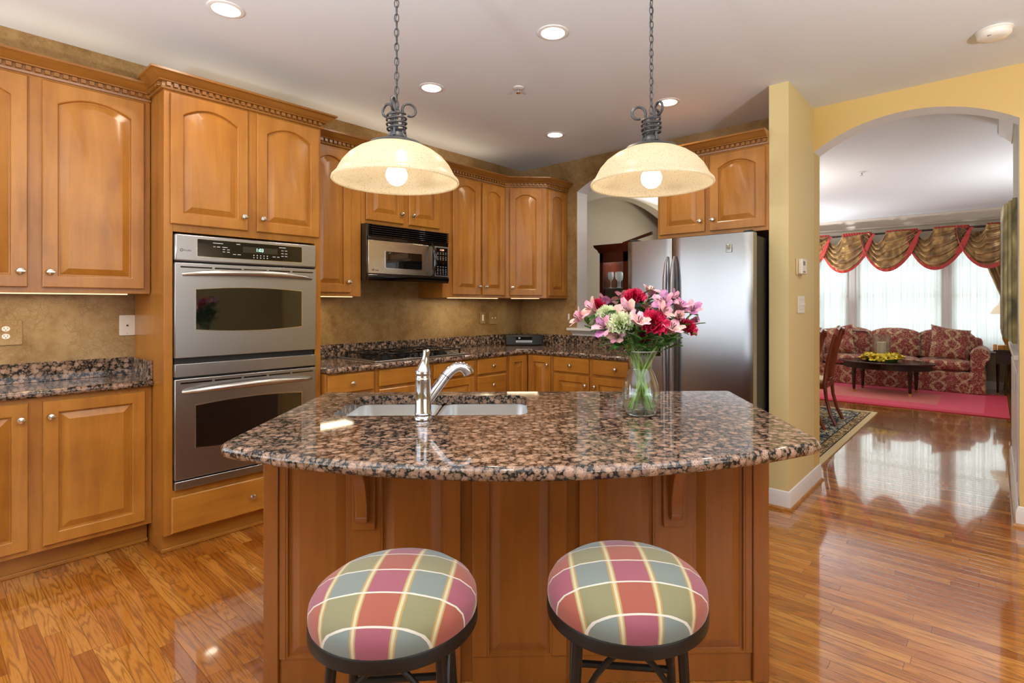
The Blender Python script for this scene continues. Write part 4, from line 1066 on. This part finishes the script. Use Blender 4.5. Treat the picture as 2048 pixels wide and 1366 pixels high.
# ================================================================ pendant lamps
def pendant(loc, rot, label):
    c = thing('pendant_lamp', label, 'lamp', (loc[0],loc[1],0), rot, 'pendant lamps over the island'); Z0 = 1.742
    pr = [(.2155,0),(.2185,.004),(.2165,.012),(.209,.020),(.203,.026),(.198,.036),(.184,.062),(.162,.088),(.132,.110),(.10,.126),(.075,.134)]
    inn = [(r-.005, z-.004 if z > .03 else z+.002) for r, z in pr[::-1]]
    MB().lathe([(r, Z0+z) for r, z in pr+inn], 72, close=True).build('lamp_shade', M_shade, c, smooth=50)
    MB().lathe([(.0,Z0+.160),(.030,Z0+.160),(.030,Z0+.156),(.055,Z0+.150),(.090,Z0+.137),(.097,Z0+.129),(.088,Z0+.130),(.03,Z0+.142),(0,Z0+.145)], 40).build('shade_cap', M_pewter, c)
    MB().lathe([(0,Z0+.19),(.020,Z0+.185),(.030,Z0+.170),(.032,Z0+.160),(0,Z0+.158)], 24).build('socket_dome', M_pewter, c)
    m = MB()
    R_ = .037; bz = Z0+.028
    m.lathe([(0,bz-R_)]+[(R_*cos(a), bz+R_*sin(a)) for a in [(-pi/2)+(pi*.92)*k/14 for k in range(1,15)]]+[(.013,bz+.055),(.013,bz+.085),(0,bz+.085)], 32); m.build('bulb', M_bulb, c, smooth=60)
    l = light('pendant_bulb_light', 'POINT', (0,0,Z0+.03), 7.5, (1,.90,.76), size=.04, parent=c)
    for k in range(3):
        a = 2*pi*k/3+.5; p = lambda r, z: (r*cos(a), r*sin(a), Z0+z)
        pts = [p(.034,.158),p(.028,.19),p(.020,.225),p(.022,.245)]
        for i in range(15): t = i/14; th = radians(180-290*t); rr = .026*(1-.25*t); pts.append(p(.046+rr*cos(th), .262+rr*sin(th)))
        MB().tube(pts, .0048, 8, flat=1.0).build('scroll_arm', M_pewter, c)
    m = MB(); n = 90
    m.tube([((.030+.004*sin(t*3))*cos(t*2*pi*4),(.030+.004*sin(t*3))*sin(t*2*pi*4),Z0+.180+.062*t) for t in [k/n for k in range(n+1)]], .0038, 6); m.build('coil_wrap', M_pewter, c)
    MB().tube([(0,0,Z0+.18),(0,0,Z0+.245)], .006, 8).build('stem', M_pewter, c)
    m = MB(); z = Z0+.262; i = 0
    m.tube([(.009*cos(a),0,Z0+.250+.012*sin(a)) for a in [2*pi*k/14 for k in range(14)]], .0022, 6, True)
    while z < ZC-.03:
        pts = []
        for k in range(16): a = 2*pi*k/16; pts.append((.0075*cos(a) if i%2==0 else 0, 0 if i%2==0 else .0075*cos(a), z+.012+.0155*sin(a)))
        m.tube(pts, .0021, 6, True); z += .0255; i += 1
    m.tube([(.003*sin(k*1.3),.003*cos(k*1.3),Z0+.25+k*(ZC-Z0-.28)/40) for k in range(41)], .0013, 5)
    m.build('chain', M_pewter, c)
    MB().lathe([(.0,ZC-.045),(.012,ZC-.045),(.018,ZC-.03),(.055,ZC-.015),(.062,ZC-.002),(.062,ZC),(0,ZC)], 32).build('ceiling_canopy', M_pewter, c)
    return c
pendant((1.120,1.590), radians(-49), 'cream glass dome pendant lamp above the sink and faucet')
pendant((1.747,.935), radians(-27), 'cream glass dome pendant lamp above the flower vase')

# unseen floor uplighters and dining fixture, added to brighten the rooms
def added_torchiere(loc, label, energy, col, h=1.74):
    c = thing('added_floor_lamp', label, 'lamp', loc)
    MB().lathe([(0,0),(.14,0),(.14,.02),(.02,.03),(.012,.05),(.012,h),(0,h)], 24).build('pole', M_pewter, c)
    MB().lathe([(.012,h),(.06,h+.02),(.17,h+.09),(.175,h+.095),(.165,h+.095),(.05,h+.035),(0,h+.03)], 32).build('lamp_bowl', M_pewter, c)
    light('torchiere_fill', 'AREA', (0,0,h+.10), energy, col, (radians(180),0,0), .3, parent=c)
added_torchiere((-.9,.9,0), 'added unseen uplighter behind the camera, for ceiling fill', 175, (1,.97,.94), 1.3)
added_torchiere((1.2,-1.6,0), 'added unseen uplighter near the rear windows, for ceiling fill', 175, (1,.97,.94), 1.3)
added_torchiere((9.8,2.98,0), 'added uplighter for fill at the left end of the living room, hidden by the partition', 80, (.93,.96,1), 1.2)
added_torchiere((7.9,-.9,0), 'added uplighter for fill in the living room corner, unseen behind the hall wall', 55, (.93,.96,1), 1.1)
c = thing('added_chandelier', 'added brass hanging light for fill above the dining table, hidden by the partition', 'lamp', (6.75,2.3,0))  # unseen hanging fixture, added to brighten the dining room
MB().tube([(0,0,2.78),(0,0,1.75)], .008, 8).lathe([(0,1.70),(.05,1.74),(.05,1.80),(0,1.84)], 20).build('stem', M_gold, c)
for k in range(5):
    a = 2*pi*k/5; MB().tube([(.04*cos(a),.04*sin(a),1.76),(.16*cos(a),.16*sin(a),1.71),(.27*cos(a),.27*sin(a),1.78),(.27*cos(a),.27*sin(a),1.82)], .008, 8).build('arm', M_gold, c)
    MB().lathe([(0,1.82),(.015,1.83),(.018,1.86),(.008,1.90),(0,1.905)], 12, (.27*cos(a),.27*sin(a),0)).build('bulb', M_bulb, c)
light('chandelier_fill', 'AREA', (0,0,1.93), 34, (1,.93,.84), (radians(180),0,0), .5, parent=c)
# unseen rope lights added on the cabinet tops to brighten wall and ceiling
for x0, x1, z, e in ((-.02,.84,2.43,1.0),(.92,1.68,2.452,.75),(1.80,3.6,2.43,2.3)):
    o = MB().tube([(x0,3.66,z+.008),(x1,3.66,z+.008)], .006, 8).build('added_rope_light', M_strip); tag(o, 'added warm rope light for fill, unseen on top of the wall cabinets behind the crown molding', 'light', 'added rope lights above the cabinets')
    light('rope_fill', 'AREA', ((x0+x1)/2-(x0 if 0 else 0),3.66,z+.02), e, (1,.78,.52), (radians(180),0,0), x1-x0, .10)

# ================================================================ ceiling fixtures
cl = [(.998,2.804,'recessed ceiling light nearest the top left corner, in front of the oven tower'),(2.206,1.751,'recessed ceiling light at top centre, between the two pendant chains'),
      (2.244,2.80,'recessed ceiling light right of the left pendant chain'),(3.496,1.741,'recessed ceiling light right of the right pendant chain'),(3.545,2.792,'recessed ceiling light farthest back, nearest the corner cabinets')]
for x, y, lb in cl + [(.998,1.2,''),(.0,.2,''),(2.3,-.4,''),(3.5,-.5,'')]:
    if not lb:  # extra lights out of view, added to brighten the kitchen
        c = thing('recessed_light', 'added recessed ceiling light out of view, for fill', 'ceiling light', (x,y,ZC), 0, 'added recessed lights out of view')
    else: c = thing('recessed_light', lb, 'ceiling light', (x,y,ZC), 0, 'recessed ceiling lights')
    MB().lathe([(.062,-.0005),(.062,-.006),(.068,-.007),(.080,-.004),(.082,-.0005)], 40, close=True).build('trim_ring', M_white, c)
    MB().lathe([(0,-.003),(.0625,-.003),(.0625,-.0005),(0,-.0005)], 32).build('lens', M_can, c)
    light('recessed_spot', 'AREA', (0,0,-.012), 6.5, (1,.86,.68), size=.12, parent=c, spread=150)
c = thing('smoke_detector', 'round white smoke detector on the ceiling above the archway', 'smoke detector', (3.686,.004,ZC))
MB().lathe([(0,-.001),(.078,-.001),(.078,-.008),(.072,-.010)], 40).build('base_plate', M_plastic, c)
MB().lathe([(.072,-.009),(.071,-.030),(.062,-.040),(.04,-.045),(0,-.046)], 40).build('cover', M_plastic, c, smooth=50)
m = MB()
for k in range(4): m.box(-.055+.007*k,-.052+.007*k,.01,.026,-.0425,-.040)
m.build('sounder_slots', M_dark, c)
for x, y, z, lb in ((2.619,2.368,ZC,'small metal fire sprinkler head on the kitchen ceiling'),(6.96,1.124,2.79,'small fire sprinkler head on the white ceiling beyond the archway')):
    c = thing('fire_sprinkler', lb, 'sprinkler', (x,y,z))
    MB().lathe([(0,-.001),(.036,-.001),(.034,-.006),(.014,-.010),(0,-.010)], 24).build('escutcheon', M_white, c)
    MB().lathe([(0,-.008),(.008,-.010),(.006,-.03),(.004,-.036),(0,-.036)], 12).build('nozzle', M_chrome, c)
    MB().lathe([(.016,-.036),(.016,-.038),(0,-.039)], 16).build('deflector', M_chrome, c)

# ================================================================ dining room
def slats(m): pass
c = thing('china_cabinet', 'dark cherry china cabinet with glass door, seen through the pass-through', 'cabinet', (5.2,3.44,0), radians(-90)); W = 1.5
m = MB().box(0,W,.0,.42,.06,.85).box(0,.03,0,.42,.85,1.93).box(W-.03,W,0,.42,.85,1.93).box(0,W,.40,.42,.85,1.93).box(0,W,0,.42,1.88,1.93)
m.box(0,.045,-.005,.02,.85,1.93).box(.31,.40,-.005,.02,.85,1.93).box(W-.045,W,-.005,.02,.85,1.93).box(0,W,-.005,.02,1.79,1.93).box(.62,.68,-.005,.02,.85,1.93)
m.build('body', cherry, c, bevel=.003)
MB().sweep([(0,.42),(0,0),(W,0),(W,.42)], [(0,1.90),(.01,1.90),(.02,1.93),(.05,1.965),(.055,1.99),(0,1.99)]).build('cornice', cherry, c)
MB().prism([(.30,1.985),(.66,2.065),(.66,2.095),(.30,2.005)], 0, .03, 'y').prism([(W-.30,1.985),(W-.66,2.065),(W-.66,2.095),(W-.30,2.005)], 0, .03, 'y').build('pediment', cherry, c)
for x0, x1 in ((.045,.31),(.40,.62),(.68,W-.045)):
    d = MB().box(x0,x1,.0,.004,.86,1.79).build('glass_pane', M_glass, c)
MB().box(.035,W-.035,.02,.395,1.492,1.500).box(.035,W-.035,.02,.395,1.18,1.188).build('glass_shelf', plain('glass_edge','7A9A94',.1), c)
MB().box(.035,W-.035,.392,.398,.86,1.87).build('mirror_back', plain('mirror','B8C0C0',.08,metal=1), c)
light('cabinet_lamp', 'AREA', (.25,.2,1.87), 3.5, (1,.95,.9), size=.3, sy=.2, parent=c)
MB().tube([(.30,-.012,1.40),(.30,-.012,1.44)], .006, 8).build('door_pull', M_gold, c)
gob = None; gi = 0
for gx, gy in ((.085,.10),(.145,.16),(.205,.09),(.265,.15),(.11,.27),(.19,.28),(.25,.30)):
    p = Vector((5.2,3.44,0))+Matrix.Rotation(radians(-90),3,'Z')@Vector((gx,gy,1.5005))
    lab = 'crystal goblet on the upper glass shelf of the china cabinet'
    if gob is None:
        gob = MB().lathe([(0,0),(.030,.001),(.028,.004),(.005,.010),(.004,.07),(.010,.085),(.028,.105),(.034,.14),(.031,.185),(.029,.185),(.031,.14),(.024,.108),(0,.095)], 20).build('crystal_goblet', plain('crystal','D8E0E0',.05,alpha=.55,spec=1), loc=tuple(p)); tag(gob, lab, 'glass', 'crystal goblets in the china cabinet')
    else:
        g = gob.copy(); S.collection.objects.link(g); g.location = p
o = MB().prism(rrect(-1.6,1.6,-1.15,1.15,.01), 0.001, .010).build('dining_rug', M_rugor, loc=(6.05,2.22,0)); tag(o, 'navy and cream patterned rug with tan edge under the dining chairs', 'rug')
c = thing('dining_table', 'dark dining table with white cloth, mostly hidden behind the cream partition', 'table', (6.75,2.12,.010))
MB().box(-.95,.95,-.44,.44,.715,.745).build('tabletop', mahog, c, bevel=.006); MB().box(-.85,.85,-.36,.36,.62,.715).build('apron', mahog, c)
for x in (-.82,.82):
    for y in (-.34,.34): MB().tube([(x,y,.70),(x,y,.35),(x,y,.0)], [.035,.03,.018], 10).build('leg', mahog, c)
o = MB().box(5.95,7.55,1.74,2.50,.7555,.760).build('table_linen', plain('white_linen','E8E6EA',.8)); tag(o, 'white cloth lying on the dining table', 'tablecloth')
def dining_chair(loc, rz, label):
    c = thing('dining_chair', label, 'chair', (*loc,.010), rz, 'dining chairs beyond the archway')   # faces +y, back at y=0
    Hh = 1.02
    for s_ in (-1,1):
        P = [(s_*.215,-.10,0),(s_*.205,-.045,.12),(s_*.20,-.005,.28),(s_*.20,.01,.44),(s_*.205,-.005,.60),(s_*.225,-.045,.80),(s_*.235,-.085,.96),(s_*.20,-.10,Hh)]
        MB().tube(P, [.019,.018,.018,.021,.018,.018,.018,.014], 8).build('rear_leg', mahog, c)
        MB().tube([(s_*.225,.43,.42),(s_*.235,.44,.30),(s_*.225,.435,.12),(s_*.23,.45,0)], [.026,.024,.016,.018], 10).build('front_leg', mahog, c)
    MB().tube([(-.235,-.095,.97),(-.20,-.105,Hh+.005),(-.10,-.100,Hh+.01),(0,-.095,Hh+.03),(.10,-.100,Hh+.01),(.20,-.105,Hh+.005),(.235,-.095,.97)], .022, 8).build('crest_rail', mahog, c)
    for dx, w_ in ((-.055,.016),(0,.018),(.055,.016)):
        MB().tube([(dx*.7,.0,.46),(dx*.8,-.01,.60),(dx,-.05,.80),(dx*1.3,-.095,Hh)], w_, 8, flat=.5).build('splat', mahog, c)
    MB().box(-.07,.07,-.022,.022,.44,.49).box(-.215,.215,-.02,.02,.40,.455).build('back_seat_rail', mahog, c, bevel=.004)
    MB().prism([(-.21,.0),(.21,.0),(.25,.45),(-.25,.45)], .38, .44).build('seat_rail', mahog, c, bevel=.004)
    MB().prism([(-.195,.03),(.195,.03),(.235,.44),(-.235,.44)], .44, .48).build('seat', plain('seat_stripe','C8B890',.8), c, bevel=.015)
    return c
dining_chair((5.99,1.42), radians(4), 'mahogany dining chair nearest the cream partition, at the patterned rug')
dining_chair((6.72,1.40), radians(2), 'second mahogany dining chair, farther from the partition and nearer the sofa')

# picture frame on the hall wall
c = thing('picture_frame', 'large deep gilt frame on the hall wall above the white paneling, seen edge on', 'frame', (4.95,-.1148,0))
gilt = silk('gilt_frame', '4E4628', '8A7E50', 'B8AA78')
prof = [(0,0),(0,.025),(.012,.03),(.016,.045),(.03,.05),(.034,.065),(.055,.080),(.075,.084),(.09,.07),(.10,.045),(.105,.02),(.105,0)]
m = MB(); x0,x1,z0,z1 = 0,.80,1.045,2.045
loops = []
for d, y in prof: loops.append([(x0+d,y,z0+d),(x1-d,y,z0+d),(x1-d,y,z1-d),(x0+d,y,z1-d)])
vs = [p for l in loops for p in l]; n = len(loops)
m.add(vs, [(i*4+k,i*4+(k+1)%4,((i+1)%n)*4+(k+1)%4,((i+1)%n)*4+k) for i in range(n) for k in range(4)]); m.build('frame', gilt, c, smooth=25)
MB().box(.10,.70,.012,.018,1.145,1.945).build('artwork', plain('muted_canvas','8A8468',.6), c)

# ================================================================ living room
o = MB().prism(rrect(-1.0,1.0,-1.45,1.45,.01), .001, .010).build('living_room_rug', M_rugred, loc=(9.22,1.32,0)); tag(o, 'bright red area rug under the coffee table and sofa', 'rug')
# sofa faces -x ; local x -> -y
c = thing('sofa', 'red and cream damask sofa with rolled arms under the bay windows', 'sofa', (10.08,2.44,0), radians(-90)); L = 2.40
def pil(m, x0, x1, y0, y1, z0, z1, puff=.04, n=14):
    # soft box
    cx_, cy_, cz = (x0+x1)/2,(y0+y1)/2,(z0+z1)/2; hx,hy,hz = (x1-x0)/2,(y1-y0)/2,(z1-z0)/2
    faces = [((1,0,0),(0,1,0),(0,0,1)),((-1,0,0),(0,-1,0),(0,0,1)),((0,1,0),(-1,0,0),(0,0,1)),((0,-1,0),(1,0,0),(0,0,1)),((0,0,1),(1,0,0),(0,1,0)),((0,0,-1),(-1,0,0),(0,1,0))]
    for nn, uu, vv in faces:
        nn,uu,vv = Vector(nn),Vector(uu),Vector(vv)
        def P(u, v):
            a, b = 2*u-1, 2*v-1; p = nn+uu*a+vv*b
            e = 6; ln = (abs(p.x)**e+abs(p.y)**e+abs(p.z)**e)**(1/e); p = p/ln
            pf = [1+puff/h*(1-q1*q1)*(1-q2*q2) for h, q1, q2 in ((hx,p.y,p.z),(hy,p.x,p.z),(hz,p.x,p.y))]
            return (cx_+p.x*hx*pf[0]/1, cy_+p.y*hy*pf[1], cz+p.z*hz*pf[2])
        m.grid(P, 8, 8)
    return m
def soft(parent, name, mat, *a, **k):
    m = pil(MB(), *a, **k); o = m.build(name, mat, parent, smooth=70)
    bm = bmesh.new(); bm.from_mesh(o.data); bmesh.ops.remove_doubles(bm, verts=bm.verts, dist=.0008); bm.to_mesh(o.data); bm.free(); return o
MB().box(.06,L-.06,.03,.80,.012,.32).build('base', M_damask, c, bevel=.02)
MB().box(.16,L-.16,-.0,.03,.012,.30).build('skirt', M_damask, c, bevel=.008)
MB().box(.10,L-.10,.60,.80,.30,.80).build('back_frame', M_damask, c, bevel=.06)
for k in range(3):
    x0 = .22+k*(L-.44)/3; x1 = x0+(L-.44)/3-.006
    soft(c, 'seat_cushion', M_damask, x0, x1, .01, .62, .325, .475, puff=.02)
    soft(c, 'back_cushion', M_damask, x0-.02, x1+.02, .40, .62, .47, .88, puff=.05)
for s_ in (0,1):
    X = .0 if s_ == 0 else L; d = 1 if s_ == 0 else -1; pr = [(X+d*.06,.012),(X+d*.23,.012),(X+d*.23,.56)]
    for k in range(15): a = radians(10+215*k/14) if s_ == 0 else radians(170-215*k/14); pr.append((X+d*.125+.115*cos(a), .565+.115*sin(a)))
    pr += [(X+d*.075,.42)]
    MB().prism(pr, -.03, .80, 'y').build('arm', M_damask, c, bevel=.012)
def throw(label, x, y, z, rot, s=.25):
    o = MB(); n = 12
    def P(u, v, sg):
        a, b = 2*u-1, 2*v-1; k = (1-a**4)*(1-b**4); w_ = s*(1-.06*(1-abs(a))*(0)); return (a*s*(1-.08*(1-b*b)), sg*(.002+.085*k**.6), b*s*(1-.08*(1-a*a)))
    o.grid(lambda u, v: P(u,v,1), 14, 14); o.grid(lambda u, v: P(u,v,-1), 14, 14)
    q = o.build('throw_pillow', M_damask, loc=(x,y,z), rot=rot, smooth=70); tag(q, label, 'pillow', 'damask throw pillows on the sofa'); return q
throw('large damask throw pillow leaning at the right end of the sofa', 10.36, .52, .715, (radians(-18), radians(10), radians(-68)), .26)
throw('damask throw pillow at the left end of the sofa, behind the chairs', 10.36, 2.02, .70, (radians(-16), radians(-12), radians(-100)), .25)
# coffee table
c = thing('coffee_table', 'dark oval coffee table with brass-tipped legs on the red rug', 'table', (9.50,1.22,.010))
def ell(a, b, n=48): return [(a*cos(2*pi*k/n), b*sin(2*pi*k/n)) for k in range(n)]
m = MB(); slab(m, ell(.42,.60), .435, .460); m.build('tabletop', espresso, c, smooth=50)
MB().prism(ell(.385,.555), .355, .435).build('apron', espresso, c, smooth=50)
for x, y in ((-.23,.38),(-.23,-.31),(.23,.34),(.23,-.34)):
    m = MB().lathe([(.030,.355),(.030,.29),(.036,.285),(.036,.275),(.030,.27),(.029,.25),(.018,.035),(0,.035)], 4, (x,y,0)); l = m.build('leg', espresso, c)
    MB().lathe([(.020,0),(.020,.035),(0,.036)], 8, (x,y,0)).build('brass_tip', M_gold, l)
# candle, hurricane, wreath
ZT = .471
c = thing('hurricane_glass', 'clear hurricane glass cylinder around the ivory candle', 'candle holder', (9.50,1.28,ZT))
MB().lathe([(.115,.0),(.115,.39),(.112,.39),(.112,.0)], 40, close=True).build('cylinder', thin_glass('hurricane', .12), c)
o = MB().lathe([(0,.001),(.056,.001),(.056,.275),(.048,.279),(.042,.268),(0,.265)], 32).build('candle', M_candle, loc=(9.50,1.28,ZT)); tag(o, 'thick ivory pillar candle on the coffee table', 'candle')
MB().tube([(0,0,.262),(.001,0,.292)], .0015, 5).build('wick', M_dark, o)
c = thing('lily_wreath', 'ring of yellow lilies around the candle on the coffee table', 'wreath', (9.50,1.28,ZT))
MB().tube([(.19*cos(a),.19*sin(a),.016) for a in [2*pi*k/30 for k in range(30)]], .014, 8, True).build('vine_ring', M_leaf, c)
rnd = random.Random(4)
for k in range(30):
    a = 2*pi*k/30+rnd.uniform(-.1,.1); R_ = rnd.uniform(.155,.235); mb = MB(); mb.v = list(alst_m.v); mb.f = list(alst_m.f); mb.m = list(alst_m.m)
    dv = Vector((cos(a)*rnd.uniform(.2,1.2), sin(a)*rnd.uniform(.2,1.2), rnd.uniform(.5,1.2))).normalized()
    mb.xf(Matrix.Translation((R_*cos(a),R_*sin(a),.028+rnd.uniform(0,.018)))@dv.to_track_quat('Z','Y').to_matrix().to_4x4()@Matrix.Scale(1.9,4)).build('lily', [M_lily,M_lily,M_anth], c, recalc=False)
# end table and lamp
c = thing('end_table', 'small dark end table at the right of the sofa', 'table', (10.52,-.22,0))
MB().box(-.24,.24,-.24,.24,.625,.65).build('tabletop', espresso, c, bevel=.004); MB().box(-.21,.21,-.21,.21,.45,.625).build('apron', espresso, c, bevel=.003)
for x in (-.19,.19):
    for y in (-.19,.19):
        l = MB().tube([(x,y,.45),(x,y,.25),(x,y,.03)], [.022,.018,.012], 4).build('leg', espresso, c); MB().lathe([(.014,0),(.014,.03),(0,.031)], 10, (x,y,0)).build('brass_tip', M_gold, l)
c = thing('table_lamp', 'table lamp with cream bell shade on the end table', 'lamp', (10.50,-.13,.65))
MB().lathe([(0,0),(.07,0),(.07,.015),(.03,.03),(.022,.08),(.05,.15),(.055,.22),(.03,.30),(.012,.34),(.01,.58),(0,.58)], 28).build('lamp_base', M_gold, c, smooth=60)
MB().lathe([(.190,.52),(.15,.60),(.10,.66),(.065,.75),(.062,.75),(.097,.66),(.147,.60),(.187,.52)], 36, close=True).build('lamp_shade', plain('lamp_cream','F2E6CC',.7,emc='FFE8C0',ems=.35), c, smooth=60)
o = MB().box(10.33,10.50,-.13,-.03,.6505,.72).build('tissue_box', M_gold, bevel=.006); tag(o, 'small gold tissue box on the end table', 'box')
o = MB().lathe([(0,0),(.022,0),(.022,.07),(.018,.08),(0,.08)], 20, (0,0,0)).build('votive_jar', plain('orange_wax','D88A3A',.5), loc=(10.32,.0,.6505)); tag(o, 'small orange candle jar on the near corner of the end table', 'candle')
# sheers
def sheer_panel(y0, y1, z0, z1, x, label):
    m = MB(); n = int((y1-y0)*60)
    ph = y0*7
    m.grid(lambda u, v: (x+.018*sin((y0+(y1-y0)*u)*62+ph+.6*sin(u*9))*(.4+.6*(1-v)), y0+(y1-y0)*u, z0+(z1-z0)*v), n, 10)
    o = m.build('sheer_curtain', M_sheer, smooth=80, recalc=False); tag(o, label, 'curtain', 'sheer curtains in the bay windows')
sheer_panel(1.99, 2.80, .602, 2.36, WX-.045, 'sheer pleated curtain in the left living room window')
sheer_panel(.655, 1.825, .602, 2.36, WX-.045, 'wide sheer pleated curtain in the centre living room window')
sheer_panel(-.30, .52, .602, 2.36, WX-.045, 'sheer pleated curtain in the right living room window')
# drapes
def drape(sgn, yc, label):
    c = thing('drape', label, 'curtain', (WX-.16, yc, 0), 0)
    def P(u, v):
        z = .02+2.42*v; t = z; w_ = .15+.28*max(0,(z-1.05)/1.4) if z > 1.05 else .15+.12*(1.05-z)/1.05*0.8
        shift = -sgn*.20*(1-max(0,(z-1.05)/1.4)) if z > 1.05 else -sgn*.20
        return (.035*sin(u*44)*(.6+.4*v), shift+(u-.5)*2*w_*1.0, z)
    m = MB(); m.grid(P, 70, 24); m.build('panel', M_silk, c, smooth=80, recalc=False)
    MB().tube([(-.05,-sgn*.20-.14,1.10),(-.07,-sgn*.2,1.04),(-.05,-sgn*.20+.14,1.08)], .022, 8).build('tieback', M_gold, c)
    return c
drape(1, -.14, 'bronze silk drape gathered with a tieback right of the windows')
drape(-1, 2.72, 'bronze silk drape at the left end of the window wall')
# valance
c = thing('valance', 'bronze silk swag valance with red bands on a dark rod across the windows', 'valance', (WX-.22,0,0))
MB().tube([(0,-.45,2.505),(0,3.05,2.505)], .018, 12).build('rod', espresso, c)
def swag(yl, yr, k):
    # left end in the picture = larger y ; right end = smaller y
    Wd = yl-yr; rnd = random.Random(k)
    def top(u):
        if u < .12: return 2.52
        if u < .42: t = (u-.12)/.30; return 2.52-.165*sin(pi*t)**.7
        return 2.52
    def P(u, v):
        y = yl-Wd*(.02+.98*u)+.0; zt = top(u); sag = .60*(sin(pi*min(1,max(0,u))**.92)**.62)+.02
        y += (.5-u)*.10*v*Wd; z = zt+(2.50-sag-zt)*v
        x = -.03-.075*sin(pi*u)*(.3+.7*v)-.05*v + .016*sin(v*30+6*abs(u-.5)+k)+.006*sin(v*57+u*9+k*2)
        return (x+.012*(k%2), y, z)
    s1 = MB(); s1.grid(P, 40, 60); o = s1.build('swag', M_silk, c, smooth=80, recalc=False)
    m = MB()
    m.grid(lambda u, v: (P(u,1)[0]-.012+.004*sin(u*60), P(u,1)[1]+.0, P(u,1)[2]-.028+.055*v+(.04*v*max(0,u-.5)*2)), 50, 4)
    m.grid(lambda u, v: (-.035+.012*sin(u*70+v*3), yl-Wd*(.44+.58*u), 2.48+.065*v), 60, 3)
    # band that falls from the rod at the right end
    def B(u, v):
        a = P(.80+.195*u, 1); ww = .05*(1-u)+.035
        return (a[0]-.018+.005*sin(u*30), a[1]-ww*(v-.5)*1.1-.02*u, a[2]+.03+.0*v+(2.50-a[2]-.03)*u**1.6*.9)
    m.grid(B, 24, 4)
    m.build('red_band', M_silkred, o, smooth=80, recalc=False)
for k in range(5): swag(2.93-.6415*k+.07, 2.93-.6415*(k+1)-.05, k)
